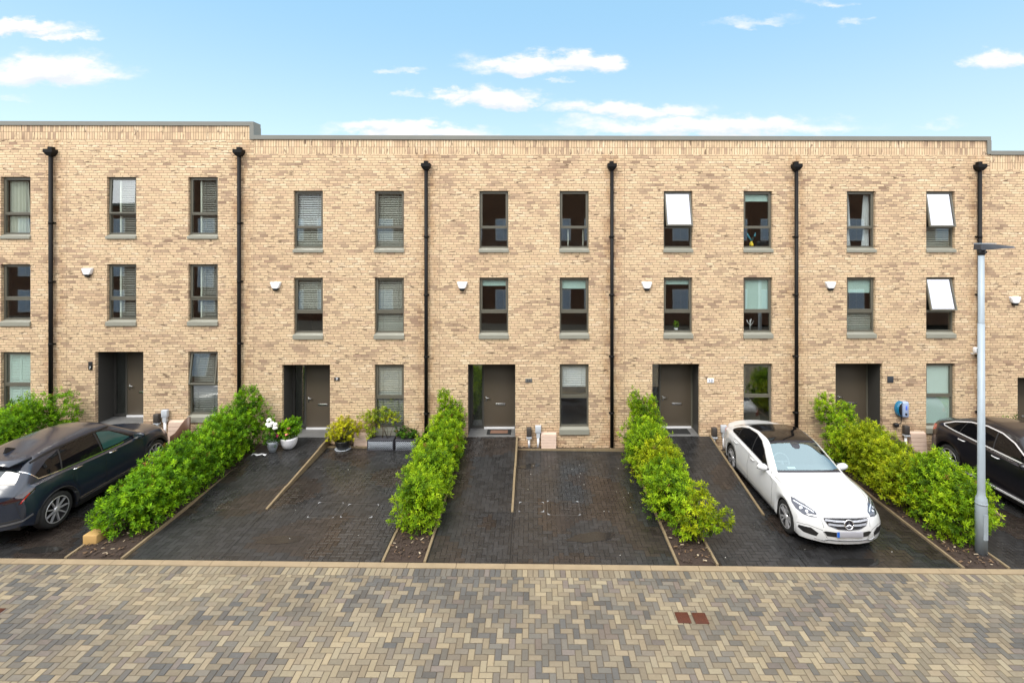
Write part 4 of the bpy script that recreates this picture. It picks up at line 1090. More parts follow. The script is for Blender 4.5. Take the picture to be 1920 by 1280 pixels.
        for p in P2:
            base = {'side': Vector((p.x, 0, p.y)), 'front': Vector((0, p.x, p.y)), 'top': Vector((p.x, p.y, 0))}[ax]
            if org is not None: base += Vector(org)
            h, n_ = s.hit(base - d * 4, d)
            if h is None: h = base; n_ = -d
            if n_.dot(d) > 0: n_ = -n_
            v3.append(h); nr.append(n_)
        vt = [h + n_ * off for h, n_ in zip(v3, nr)]; vb = [h - n_ * depth for h, n_ in zip(v3, nr)]
        fs = []
        for f in F2:
            a, b, c = (vt[i] for i in f[:3])
            fs.append(tuple(f) if (b - a).cross(c - a).dot(d) < 0 else tuple(reversed(f)))
        mb.mesh(vt, fs, m, smooth)
        mb.mesh([vt[i] for i in range(nb)] + [vb[i] for i in range(nb)], [(i, (i + 1) % nb, nb + (i + 1) % nb, nb + i) for i in range(nb)], m, False)
        return mb
    def ribbon(s, pl, d, ax='side', w=.006, off=.0015, res=.04, mb=None, org=None, closed=False):
        """a thin strip laid along a line on the bodywork"""
        d = Vector(d).normalized(); mb = mb or MB(); P2 = [Vector(p) for p in pl]; pts = []
        if closed: P2.append(P2[0])
        for a, b in zip(P2, P2[1:]):
            k = max(1, int((b - a).length / res)); pts += [a + (b - a) * t / k for t in range(k)]
        pts.append(P2[-1]); H = []
        for p in pts:
            base = {'side': Vector((p.x, 0, p.y)), 'front': Vector((0, p.x, p.y)), 'top': Vector((p.x, p.y, 0))}[ax]
            if org is not None: base += Vector(org)
            h, n_ = s.hit(base - d * 4, d)
            if h is None: continue
            if n_.dot(d) > 0: n_ = -n_
            H.append((h, n_))
        vs = []
        for i, (h, n_) in enumerate(H):
            t = (H[min(i + 1, len(H) - 1)][0] - H[max(i - 1, 0)][0]).normalized(); sd = t.cross(n_).normalized()
            vs += [h + sd * w / 2 - n_ * .003, h + sd * w / 2 + n_ * off, h - sd * w / 2 + n_ * off, h - sd * w / 2 - n_ * .003]
        mb.mesh(vs, [(i * 4 + k, i * 4 + k + 1, i * 4 + k + 5, i * 4 + k + 4) for i in range(len(H) - 1) for k in range(3)], 0, False)
        return mb
    def wheels(s):
        P = s.P; r = P['wr']; tw = P.get('tw', .225); y0 = P['width'][len(P['width']) // 2][1] - .035
        for xa in P['axles']:
            for sg in (1, -1):
                steer = P.get('steer', 0) if xa > 0 else 0
                w = bpy.data.objects.new('wheel', None); C.objects.link(w); w.parent = s.root
                w.location = (xa, sg * y0, r); w.rotation_euler = (R(-90) * sg, 0, 0) if not steer else (R(-90) * sg, 0, R(steer))
                # local z points outwards
                rim_r = r - P.get('side', .105)
                m = MB(); m.lathe([(rim_r, -tw + .02), (r - .03, -tw), (r - .004, -tw + .03), (r, -tw * .5), (r - .004, -.03), (r - .03, -.004), (rim_r + .02, .002), (rim_r, -.012)], 40, caps=False)
                m.build('tyre', M['tyre'], w)
                m = MB(); m.lathe([(rim_r + .004, -.014), (rim_r - .014, -.006), (rim_r - .02, -.03), (rim_r - .03, -.16), (0, -.16)], 40, m=0, caps=False)
                m.lathe([(.062, -.045), (.058, -.014), (.03, -.010), (0, -.010)], 24, m=1, caps=False)
                ns = P['spokes']
                for k in range(ns):
                    for e in ((-1, 1) if P.get('double') else (0,)):
                        a = 2 * PI * k / ns; da = e * P.get('dsp', .16); w0 = P.get('sw', .014)
                        c0 = Vector((math.cos(a + da * .5), math.sin(a + da * .5), 0)); c1 = Vector((math.cos(a + da), math.sin(a + da), 0))
                        t = Vector((-math.sin(a), math.cos(a), 0)); p0 = c0 * .05 + Vector((0, 0, -.02)); p1 = c1 * (rim_r - .012) + Vector((0, 0, -.012))
                        dz = Vector((0, 0, -.035))
                        q = [p0 - t * w0, p0 + t * w0, p1 + t * w0 * .9, p1 - t * w0 * .9]
                        m.mesh(q + [x + dz for x in q], [(0, 1, 2, 3), (0, 4, 5, 1), (1, 5, 6, 2), (2, 6, 7, 3), (3, 7, 4, 0)], 1)
                m.lathe([(rim_r + .006, -.012), (rim_r - .002, -.001), (rim_r - .016, -.008)], 40, m=1, caps=False)
                m.build('rim', [M['alloyd'], M['alloy']], w)
    def under(s):
        P = s.P; m = MB(); ra = P['wr'] + P.get('arch', .045)
        W = P['width'][len(P['width']) // 2][1]
        a0, a1 = P['axles'][1], P['axles'][0]; L2 = P['L'] / 2
        m.box(-L2 + .45, L2 - .45, -W + .32, W - .32, .2, .55); m.box(a0 + ra + .03, a1 - ra - .03, -W + .07, W - .07, .16, .4)
        for xa in P['axles']:
            for sg in (1, -1):
                n = 20; vs = []
                for k in range(n + 1):
                    a = PI * k / n - 0
                    vs += [(xa + ra * math.cos(a), sg * (W - .32), P['wr'] + ra * math.sin(a)), (xa + ra * math.cos(a), sg * (W - .045), P['wr'] + ra * math.sin(a))]
                m.mesh(vs, [(2 * k, 2 * k + 1, 2 * k + 3, 2 * k + 2) for k in range(n)], 0, True)
        m.build('underbody', M['blackpl'], s.root)
    def mirror(s, x, z, y, paint, size=1.):
        for sg in (1, -1):
            m = MB(); bm = bmesh.new(); bmesh.ops.create_uvsphere(bm, u_segments=20, v_segments=12, radius=1)
            for v in bm.verts:
                c = v.co; f = c.x
                v.co = Vector((max(-.045, c.x * .085), c.y * .125, c.z * .075 + .01 * c.y * sg)) * size
            m.bm(bm, 0, Matrix.Translation((x, sg * (y + .13 * size), z + .035)), True)
            o = m.build('mirror', paint, s.root)
            m = MB(); m.mesh([(x + .05, sg * (y - .02), z - .03), (x - .02, sg * (y - .02), z - .03), (x - .02, sg * (y + .08), z), (x + .04, sg * (y + .08), z), (x + .05, sg * (y - .02), z + .005), (x - .02, sg * (y - .02), z + .005), (x - .02, sg * (y + .08), z + .03), (x + .04, sg * (y + .08), z + .03)],
                             [(0, 1, 2, 3), (4, 7, 6, 5), (0, 3, 7, 4), (1, 5, 6, 2)]); m.build('mirror_arm', M['blackpl'], o)
            m = MB(); m.bbox(x - .052, x - .045, sg * (y + .13) - .10, sg * (y + .13) + .10, z - .025, z + .095, .003); m.build('mirror_glass', M['rearglass'], o)
    def handles(s, spots, mat, sides=(1, -1)):
        for x, z in spots:
            for sg in sides:
                h, n_ = s.hit((x, sg * 3, z), (0, -sg, 0))
                m = MB(); y = h.y
                m.tube([(x + .10, y - sg * .005, z), (x + .08, y + sg * .03, z), (x - .06, y + sg * .034, z + .004), (x - .10, y - sg * .005, z + .004)], [.012, .014, .014, .011], 8)
                m.build('door_handle', mat, s.root)
    def interior(s, xd, xf, zb, wheel_side):
        m = MB(); W = .66
        m.bbox(xd - .30, xd + .25, -W, W, zb - .22, zb - .03, .05); m.build('dashboard', M['dash'], s.root)
        m = MB(); m.box(-1.2, xd, -W, W, .32, .36); m.build('cabin_floor', M['dash'], s.root)
        for sg in (1, -1):
            m = MB(); y = sg * .36
            m.bbox(xf - .1, xf + .42, y - .25, y + .25, .45, .62, .06); m.bbox(xf - .24, xf - .08, y - .24, y + .24, .58, 1.10, .06); m.bbox(xf - .24, xf - .14, y - .13, y + .13, 1.12, 1.30, .04)
            m.build('seat', M['seat'], s.root)
        m = MB(); n = 28; c = Vector((xd - .42, wheel_side * .36, zb - .03)); vs = []
        u = Vector((0, 1, 0)); w = Vector((-.42, 0, .9)).normalized()
        m.tube([c + .185 * (math.cos(2 * PI * k / n) * u + math.sin(2 * PI * k / n) * w) for k in range(n + 1)], .016, 8)
        m.tube([c - .17 * u, c + .17 * u], .018, 6); m.tube([c, c - .16 * w], .018, 6); m.tube([c, c + Vector((.3, 0, -.12))], .03, 8)
        m.build('steering_wheel', simple('wheel_rim', (.20, .20, .20), .4), s.root)

def badge(c, fwd, up, r, par, name='emblem', disc=True):
    """ring with a three pointed star"""
    fwd = Vector(fwd).normalized(); rt = Vector(up).cross(fwd).normalized(); up = fwd.cross(rt); c = Vector(c); m = MB(); n = 32
    m.tube([c + r * (math.cos(2 * PI * k / n) * rt + math.sin(2 * PI * k / n) * up) for k in range(n + 1)], r * .13, 8)
    for k in range(3):
        a = PI / 2 + 2 * PI * k / 3; d = math.cos(a) * rt + math.sin(a) * up; t = -math.sin(a) * rt + math.cos(a) * up
        f = fwd * r * .12
        pts = [c + fwd * r * .05 + t * r * .17, c + d * r * .93, c + fwd * r * .05 - t * r * .17, c + f * 1.4]
        m.mesh(pts, [(0, 3, 1), (3, 2, 1), (0, 1, 2)])
        m.mesh([c + f * 1.4, c + t * r * .17 + fwd * r * .05, c - math.cos(a) * rt * r * .22 - math.sin(a) * up * r * .22 + fwd * r * .05, c - t * r * .17 + fwd * r * .05], [(0, 2, 1), (0, 3, 2)])
    o = m.build(name, M['chrome'], par)
    if disc:
        m = MB(); m.face([c - fwd * .004 + r * (math.cos(2 * PI * k / n) * rt + math.sin(2 * PI * k / n) * up) for k in range(n)]); m.build('emblem_disc', simple('badge_navy', (.008, .009, .02), .15, coat=1), o)
    return o

def white_saloon(loc, rz):
    P = dict(cat='car', L=4.69, paint=M['carwhite'], wr=.33, axles=(1.53, -1.31), arch=.035, beltin=.105, tumble=.50, spokes=5, double=True, dsp=.22, sw=.017, side=.098, ns=150, pw=2.7,
        top=[(-2.345, .90), (-2.31, 1.00), (-2.2, 1.055), (-1.75, 1.10), (-1.62, 1.12), (-.95, 1.375), (-.4, 1.44), (.05, 1.425), (.22, 1.385), (.97, 1.005), (1.12, .965), (1.6, .90), (2.0, .845), (2.2, .79), (2.29, .745), (2.345, .67)],
        shoulder=[(-2.345, .78), (-2.2, .91), (-1.6, .965), (-.9, .955), (.4, .905), (1.0, .875), (1.5, .84), (1.9, .775), (2.2, .69), (2.345, .60)],
        width=[(-2.345, .80), (-2.1, .865), (-1.6, .90), (-1.0, .905), (1.2, .905), (1.7, .90), (2.1, .89), (2.345, .86)],
        bow=[(-2.345, -.36), (-1.95, -.20), (-1.4, -.10), (-.6, 0), (.1, .08), (.9, .14), (1.3, .10), (1.8, .15), (2.345, .37)],
        bottom=[(-2.345, .27), (-1.9, .21), (-1.0, .175), (1.2, .175), (1.9, .19), (2.345, .20)],
        crown=[(-2.345, .05), (-1.6, .06), (-.9, .075), (0, .075), (.9, .05), (1.4, .06), (2.345, .07)],
        leanf=(.11, .46), leanb=(.05, .55), crease=.03, rail=.062,
        glass=dict(windscreen=(.18, .99), roof_panel=(-.98, .18), rear_window=(-1.66, -.98)), gmat=dict(windscreen=M['shield'], roof_panel=M['roofglass'], rear_window=M['tint']))
    c = Car('saloon_car', 'white saloon car with black glass roof, parked nose towards the street', P, loc, rz)
    for sg in (1, -1):
        d = (0, -sg, 0)
        win = [(.62, .935), (.50, 1.02), (.22, 1.19), (-.05, 1.305), (-.35, 1.352), (-.75, 1.325), (-1.08, 1.235), (-1.33, 1.115), (-1.42, 1.045), (-1.36, 1.02), (-.6, .995), (.1, .965)]
        c.patch(win, d, ax='side').build('side_window', M['tint'], c.root)
        c.ribbon(win, d, w=.018, off=.009, closed=True, res=.03).build('window_trim', M['blackpl'], c.root)
        m = c.ribbon([(-.22, .985), (-.26, 1.35)], d, w=.022, off=.012); c.ribbon([(-1.04, 1.01), (-1.0, 1.262)], d, w=.012, off=.012, mb=m); m.build('window_pillar', M['plastic_trim'], c.root)
        # headlamp
        hl = [(sg * .33, .555), (sg * .385, .645), (sg * .50, .705), (sg * .64, .765), (sg * .77, .825), (sg * .85, .835), (sg * .84, .75), (sg * .76, .655), (sg * .64, .585), (sg * .47, .545)]
        dh = (-1, -sg * .45, -.25); org = (1.75, sg * .0, .0)
        c2 = c.patch(hl, dh, org=org, ax='front', res=.03, off=.006).build('headlight', M['lampglass'], c.root)
        m = c.ribbon([(sg * .41, .625), (sg * .53, .682), (sg * .68, .738), (sg * .80, .785)], dh, ax='front', org=org, w=.022, off=.011, res=.02); m.build('running_light', M['lampbright'], c2)
        m = MB()
        for (yy, zz, rr) in ((.55, .632, .032), (.66, .678, .036)):
            h, n_ = c.hit(Vector((1.75, sg * yy, zz)) - Vector(dh).normalized() * 4, dh)
            q = n_.to_track_quat('Z', 'Y').to_matrix().to_4x4(); q.translation = h + n_ * .004
            m.lathe([(rr, .004), (rr * .9, .012), (rr * .5, .006), (0, .010)], 18, q)
        m.build('lens', M['lampbright'], c2)
        # lower intake and tail lamp
        c.patch([(sg * .49, .38), (sg * .53, .305), (sg * .75, .325), (sg * .845, .385), (sg * .83, .435), (sg * .62, .452)], (-1, -sg * .25, 0), org=(2, 0, 0), ax='front', res=.03, off=.004).build('air_intake', M['grille'], c.root)
        c.patch([(sg * .50, .80), (sg * .52, .90), (sg * .78, .93), (sg * .86, .90), (sg * .84, .80)], (1, -sg * .5, 0), org=(-2, 0, 0), ax='front', res=.035).build('tail_light', M['redlamp'], c.root)
        m = c.ribbon([(.98, .30), (1.02, .55), (.98, .80), (.78, .925)], (0, -sg, 0), w=.008)
        c.ribbon([(-.24, .26), (-.26, .6), (-.22, .96)], (0, -sg, 0), w=.008, mb=m); c.ribbon([(-1.08, .68), (-1.13, .80), (-1.07, .98)], (0, -sg, 0), w=.008, mb=m)
        c.ribbon([(.98, .26), (-.90, .26)], (0, -sg, 0), w=.012, mb=m)
        m.build('door_gap', M['seam'], c.root)
        c.ribbon([(1.12, .235), (-.92, .235)], (0, -sg, 0), w=.03, off=.012).build('sill_trim', M['plastic_trim'], c.root)
    m = c.ribbon([(.97, .80), (1.4, .775), (1.8, .70), (2.08, .56), (2.13, .48)], (0, 0, -1), ax='top', w=.008)
    c.ribbon([(.97, -.80), (1.4, -.775), (1.8, -.70), (2.08, -.56), (2.13, -.48)], (0, 0, -1), ax='top', w=.008, mb=m)
    c.ribbon([(-.5, .675), (-.47, .69), (.47, .69), (.5, .675)], (-1, 0, -.35), ax='front', org=(2.25, 0, 0), w=.008, mb=m)
    for sg in (1, -1):  # thin dark strips drawn along the bumper creases in place of shading
        c.ribbon([(sg * .50, .70), (sg * .46, .52), (sg * .49, .46)], (-1, 0, 0), ax='front', org=(2.2, 0, 0), w=.006, mb=m)
        c.ribbon([(sg * .40, .30), (sg * .46, .40), (sg * .50, .46), (sg * .70, .49), (sg * .86, .47)], (-1, 0, 0), ax='front', org=(2.2, 0, 0), w=.007, mb=m)
    m.build('bonnet_gap', M['seam'], c.root)
    gr = [(-.43, .665), (-.435, .64), (-.37, .55), (-.2, .505), (0, .495), (.2, .505), (.37, .55), (.435, .64), (.43, .665), (.2, .68), (0, .684), (-.2, .68)]
    g = c.patch(gr, (-1, 0, 0), org=(2, 0, 0), ax='front', res=.035, off=.004).build('grille', M['grille'], c.root)
    c.ribbon(gr, (-1, 0, 0), ax='front', org=(2, 0, 0), w=.012, off=.010, closed=True).build('grille_surround', M['chrome'], g)
    for zz, ww in ((.632, .42), (.570, .375)):
        c.ribbon([(-ww, zz + .004), (0, zz - .004), (ww, zz + .004)], (-1, 0, 0), ax='front', org=(2, 0, 0), w=.036, off=.018).build('grille_bar', M['lampbright'], g)
    h, n_ = c.hit((5, 0, .595), (-1, 0, 0)); badge(h + Vector((.03, 0, 0)), (1, 0, .1), (0, 0, 1), .088, g)
    h, n_ = c.hit((2.14, 0, 3), (0, 0, -1)); badge(h + n_ * .004, n_, (-1, 0, 0), .026, c.root, disc=False)
    c.patch([(-.47, .43), (-.41, .355), (.41, .355), (.47, .43), (.43, .445), (-.43, .445)], (-1, 0, 0), org=(2, 0, 0), ax='front', res=.04, off=.004).build('air_intake', M['grille'], c.root)
    c.ribbon([(-.60, .26), (-.46, .25), (-.38, .285), (.38, .285), (.46, .25), (.60, .26)], (-1, 0, 0), ax='front', org=(2, 0, 0), w=.018, off=.012).build('bumper_trim', M['chrome'], c.root)
    h, n_ = c.hit((5, 0, .42), (-1, 0, 0)); x = h.x + .022
    m = MB(); m.bbox(x - .012, x, -.26, .26, .365, .476, .004); o = m.build('number_plate', M['plate'], c.root)
    m = MB(); m.box(x - .002, x + .0015, -.258, -.208, .368, .473); m.build('plate_band', M['plateblue'], o)
    c.mirror(.62, .93, .80, M['carwhite']); c.handles([(-.02, .865), (-1.0, .885)], M['carwhite'])
    c.interior(.78, -.12, 1.0, -1)
    m = MB(); m.bbox(.12, .20, -.12, .12, 1.285, 1.33, .015); m.bbox(.21, .30, -.08, .08, 1.30, 1.365, .02); m.build('rear_view_mirror', M['dash'], c.root)
    c.patch([(-.11, 1.365), (-.09, 1.315), (-.05, 1.29), (.05, 1.29), (.09, 1.315), (.11, 1.365)], (-1, 0, 0), org=(.4, 0, 0), ax='front', res=.03, off=.003, depth=.0).build('sensor_panel', M['shieldframe'], c.root)
    m = MB(); m.mesh([(.80, -.42, 1.0), (.80, -.24, 1.0), (.74, -.24, 1.015), (.74, -.42, 1.015)], [(0, 1, 2, 3)]); m.build('dash_label', M['whitepl'], c.root)
    return c

def dark_suv(loc, rz):
    P = dict(cat='car', L=4.50, paint=M['carblue'], wr=.355, axles=(1.36, -1.32), arch=.05, beltin=.12, tumble=.42, spokes=9, double=False, sw=.012, side=.10, ns=140, pw=2.8, tw=.235,
        top=[(-2.25, .98), (-2.22, 1.08), (-2.08, 1.16), (-1.90, 1.34), (-1.72, 1.545), (-1.6, 1.585), (-.9, 1.645), (-.2, 1.65), (.25, 1.60), (1.02, 1.13), (1.2, 1.07), (1.7, 1.02), (2.05, .95), (2.2, .86), (2.25, .74)],
        shoulder=[(-2.25, .90), (-2.0, 1.045), (-1.4, 1.07), (-.5, 1.02), (.5, .99), (1.1, .985), (1.6, .95), (2.0, .86), (2.25, .66)],
        width=[(-2.25, .84), (-1.95, .90), (-1.4, .935), (-.8, .93), (.9, .93), (1.4, .93), (1.9, .90), (2.25, .83)],
        bow=[(-2.25, -.34), (-1.9, -.18), (-1.3, -.06), (-.4, 0), (.3, .08), (1.0, .14), (1.5, .10), (2.25, .40)],
        bottom=[(-2.25, .38), (-1.95, .28), (-1.0, .22), (1.0, .22), (1.9, .24), (2.25, .28)],
        crown=[(-2.25, .05), (-1.9, .07), (-1.5, .07), (0, .075), (1, .06), (2.25, .07)], leanf=(.10, .55), leanb=(.03, .8), crease=.03,
        glass=dict(windscreen=(.22, 1.03), rear_window=(-2.07, -1.78)), gmat=dict(windscreen=M['rearglass'], rear_window=M['rearglass']))
    c = Car('suv_car', 'dark blue SUV cut off by the left edge, parked nose to the wall', P, loc, rz)
    for sg in (1, -1):
        d = (0, -sg, 0)
        win = [(.74, 1.075), (.55, 1.20), (.22, 1.40), (-.05, 1.50), (-.5, 1.535), (-1.0, 1.50), (-1.38, 1.40), (-1.66, 1.22), (-1.60, 1.15), (-1.2, 1.12), (-.4, 1.075), (.3, 1.05)]
        c.patch(win, d, ax='side').build('side_window', M['tint'], c.root)
        c.patch([(.62, 1.09), (.45, 1.22), (.18, 1.40), (-.05, 1.475), (-.14, 1.485), (-.12, 1.09), (.3, 1.07)], d, ax='side', off=.010).build('side_window', M['clearwin'], c.root)
        m = c.ribbon([(-.16, 1.06), (-.2, 1.52)], d, w=.03, off=.012); c.ribbon([(-1.15, 1.12), (-1.08, 1.48)], d, w=.03, off=.012, mb=m); m.build('window_pillar', M['plastic_trim'], c.root)
        c.ribbon([(.9, 1.045), (.3, 1.035), (-.4, 1.06), (-1.2, 1.10), (-1.62, 1.135), (-1.80, 1.36)], d, w=.014, off=.010).build('window_trim', M['chrome'], c.root)
        m = c.ribbon([(.86, .34), (.92, .6), (.86, 1.03)], (0, -sg, 0), w=.009); c.ribbon([(-.16, .32), (-.2, .7), (-.14, 1.06)], (0, -sg, 0), w=.009, mb=m); c.ribbon([(-.78, .42), (-1.0, .8), (-1.02, 1.1)], (0, -sg, 0), w=.009, mb=m)
        m.build('door_gap', M['grille'], c.root)
        for xa in P['axles']:
            pts = [(xa + .425 * math.cos(a), .355 + .425 * math.sin(a)) for a in np.linspace(R(-8), R(188), 26)]
            c.ribbon(pts, (0, -sg, 0), w=.06, off=.012, res=.06).build('wheel_arch_trim', M['plastic_trim'], c.root)
        c.ribbon([(.92, .28), (-.86, .28)], (0, -sg, 0), w=.10, off=.010).build('sill_trim', M['plastic_trim'], c.root)
        c.ribbon([(.9, .345), (-.86, .345)], (0, -sg, 0), w=.014, off=.014).build('sill_strip', M['chrome'], c.root)
        c.ribbon([(.2, 1.565), (-.5, 1.60), (-1.2, 1.57), (-1.65, 1.50)], (0, -sg * .6, -1), ax='side', w=.035, off=.02, org=(0, sg * .66, 0)).build('roof_rail', M['grille'], c.root)
        tl = c.patch([(sg * .50, .86), (sg * .52, .93), (sg * .80, 1.0), (sg * .90, 1.04), (sg * .93, 1.0), (sg * .84, .90), (sg * .78, .80), (sg * .72, .80), (sg * .76, .88)], (1, -sg * .45, 0), org=(-1.9, 0, 0), ax='front', res=.035).build('tail_light', simple('smoked_lamp', (.02, .006, .008), .1, coat=1), c.root)
        c.ribbon([(sg * .76, .82), (sg * .86, .96)], (1, -sg * .45, 0), org=(-1.9, 0, 0), ax='front', w=.018, off=.010).build('lamp_bar', M['redlamp'], tl)
        c.patch([(sg * .50, .505), (sg * .50, .53), (sg * .74, .54), (sg * .78, .52), (sg * .74, .50)], (1, -sg * .3, 0), org=(-1.9, 0, 0), ax='front', res=.04).build('reflector', M['plastic_trim'], c.root)
        c.ribbon([(sg * .1, .465), (sg * .80, .475), (sg * .9, .53)], (1, -sg * .3, 0), org=(-1.9, 0, 0), ax='front', w=.03, off=.012).build('bumper_trim', M['greytrim'], c.root)
    c.ribbon([(-.8, .90), (0, .93), (.8, .90)], (1, 0, 0), org=(-1.9, 0, 0), ax='front', w=.035, off=.008).build('tail_light_bar', simple('smoked_bar', (.03, .006, .008), .1), c.root)
    m = c.ribbon([(.8, .56), (.74, .86)], (1, 0, 0), ax='front', org=(-1.9, 0, 0), w=.008); c.ribbon([(-.8, .56), (-.74, .86)], (1, 0, 0), ax='front', org=(-1.9, 0, 0), w=.008, mb=m); m.build('tailgate_gap', M['grille'], c.root)
    # spoiler over the rear window
    m = MB(); v = []
    for x, z, hw in ((-1.58, 1.59, .62), (-1.80, 1.585, .60), (-1.97, 1.555, .56)): v += [(x, -hw, z - .03), (x, -hw * .6, z), (x, 0, z + .008), (x, hw * .6, z), (x, hw, z - .03)]
    lo = [(x, y, z - (.012 if i >= 10 else .05)) for i, (x, y, z) in enumerate(v)]
    m.mesh(v + lo, [(i * 5 + k, i * 5 + k + 1, (i + 1) * 5 + k + 1, (i + 1) * 5 + k) for i in (0, 1) for k in range(4)] + [(15 + i * 5 + k, 15 + (i + 1) * 5 + k, 15 + (i + 1) * 5 + k + 1, 15 + i * 5 + k + 1) for i in (0, 1) for k in range(4)] + [(10 + k, 11 + k, 26 + k, 25 + k) for k in range(4)] + [(0, 5, 20, 15), (5, 10, 25, 20), (4, 19, 24, 9), (9, 24, 29, 14)], 0, True)
    m.build('spoiler', M['carblue'], c.root)
    m = MB(); m.mesh([(-1.28, .018, 1.60), (-1.28, -.018, 1.60), (-1.52, -.03, 1.585), (-1.52, .03, 1.585), (-1.46, 0, 1.70), (-1.50, 0, 1.70)], [(0, 1, 4), (1, 2, 5, 4), (0, 4, 5, 3), (2, 3, 5)]); m.build('roof_aerial', M['blackpl'], c.root)
    c.mirror(.74, 1.04, .82, M['carblue'], 1.05); c.handles([(.02, .985), (-.88, 1.02)], M['chrome'])
    m = c.ribbon([(1.06, .80), (1.5, .77), (2.0, .62)], (0, 0, -1), ax='top', w=.009); c.ribbon([(1.06, -.80), (1.5, -.77), (2.0, -.62)], (0, 0, -1), ax='top', w=.009, mb=m); m.build('bonnet_gap', M['grille'], c.root)
    return c

def black_suv(loc, rz):
    P = dict(cat='car', L=4.76, paint=M['carblack'], wr=.36, axles=(1.50, -1.37), arch=.045, beltin=.12, tumble=.50, spokes=5, double=True, sw=.018, side=.10, ns=130, pw=2.7, tw=.24,
        top=[(-2.38, 1.0), (-2.35, 1.09), (-2.25, 1.14), (-1.9, 1.22), (-1.2, 1.47), (-.5, 1.585), (0, 1.59), (.30, 1.54), (1.05, 1.12), (1.25, 1.06), (1.8, 1.0), (2.2, .88), (2.38, .70)],
        shoulder=[(-2.38, .92), (-2.1, 1.03), (-1.4, 1.06), (-.5, 1.03), (.6, .99), (1.2, .97), (1.7, .93), (2.1, .83), (2.38, .62)],
        width=[(-2.38, .84), (-2.0, .91), (-1.4, .945), (-.8, .945), (1.0, .945), (1.5, .945), (2.0, .91), (2.38, .84)],
        bow=[(-2.38, -.40), (-2.0, -.22), (-1.3, -.08), (-.4, 0), (.3, .08), (1.0, .14), (1.5, .10), (2.38, .42)],
        bottom=[(-2.38, .38), (-2.0, .27), (-1.0, .23), (1.0, .23), (2.0, .25), (2.38, .28)],
        crown=[(-2.38, .05), (-1.6, .07), (0, .075), (1, .06), (2.38, .07)], leanf=(.10, .5), leanb=(.06, .6),
        glass=dict(windscreen=(.26, 1.06), rear_window=(-2.0, -1.25)), gmat=dict(windscreen=M['rearglass'], rear_window=M['tint']))
    c = Car('coupe_car', 'black coupe style car with chrome window line, cut off by the right edge', P, loc, rz)
    for sg in (1, -1):
        d = (0, -sg, 0)
        win = [(.80, 1.055), (.58, 1.20), (.25, 1.365), (-.1, 1.455), (-.5, 1.475), (-.95, 1.42), (-1.35, 1.30), (-1.66, 1.155), (-1.62, 1.125), (-1.2, 1.105), (-.4, 1.08), (.3, 1.06)]
        c.patch(win, d, ax='side').build('side_window', M['tint'], c.root)
        c.ribbon(win, d, w=.028, off=.014, closed=True, res=.03).build('window_trim', M['brighttrim'], c.root)
        m = c.ribbon([(-.16, 1.06), (-.2, 1.46)], d, w=.03, off=.010); c.ribbon([(-1.12, 1.11), (-1.02, 1.38)], d, w=.014, off=.010, mb=m); m.build('window_pillar', M['plastic_trim'], c.root)
        m = c.ribbon([(.9, .36), (.96, .6), (.9, 1.0)], (0, -sg, 0), w=.009); c.ribbon([(-.16, .34), (-.2, .7), (-.14, 1.06)], (0, -sg, 0), w=.009, mb=m); c.ribbon([(-.84, .44), (-1.04, .8), (-1.06, 1.08)], (0, -sg, 0), w=.009, mb=m); m.build('door_gap', M['grille'], c.root)
        c.ribbon([(1.02, .31), (-.88, .31)], (0, -sg, 0), w=.035, off=.03).build('sill_strip', M['brighttrim'], c.root)
        c.patch([(sg * .42, .92), (sg * .44, .99), (sg * .75, 1.04), (sg * .90, 1.02), (sg * .93, .96), (sg * .84, .90)], (1, -sg * .5, 0), org=(-2, 0, 0), ax='front', res=.035).build('tail_light', M['redlamp'], c.root)
        c.patch([(sg * .5, .60), (sg * .56, .68), (sg * .70, .70), (sg * .78, .80), (sg * .86, .78), (sg * .82, .60), (sg * .7, .55)], (1, -sg * .5, 0), org=(-2, 0, 0), ax='front', res=.04).build('bumper_panel', M['plastic_trim'], c.root)
    c.mirror(.78, 1.03, .82, M['carblack'], 1.05); c.handles([(.0, .97), (-.95, 1.0)], M['brighttrim'])
    c.root.scale = (1, 1.02, 1.09)
    return c

white_saloon((6.22, -2.52, gz(6.22, -2.52) + .004), R(-90))
dark_suv((-10.73, -2.88, gz(-10.7, -2.88) + .004), R(90))
black_suv((12.10, -2.66, gz(12.1, -2.66) + .004), R(-90))

# ------------------------------------------------------------------ brick block across the street (seen in the panes)
B = thing('opposite_building', 'red brick building across the street, reflected in the window panes', 'building', (0, -24, -.5))
m = MB(); m.box(-60, 60, -8, 0, -.5, 10.9); m.build('wall', M['redbrick'], B)
m = MB(); m.box(-60.2, 60.2, -8.2, .15, 10.9, 11.1); m.build('coping', M['coping'], B)
for fl in range(3):
    for k in range(-18, 19):
        x = k * 2.3; z = .6 + fl * 2.75
        m = MB()
        m.box(x - .62, x + .62, .002, .06, z, z + 1.7); wf = m.build('window', M['whitepl'], B)
        m = MB(); m.box(x - .55, x - .03, .062, .07, z + .08, z + 1.62); m.box(x + .03, x + .55, .062, .07, z + .08, z + 1.62); m.build('pane', M['faraway'], wf)

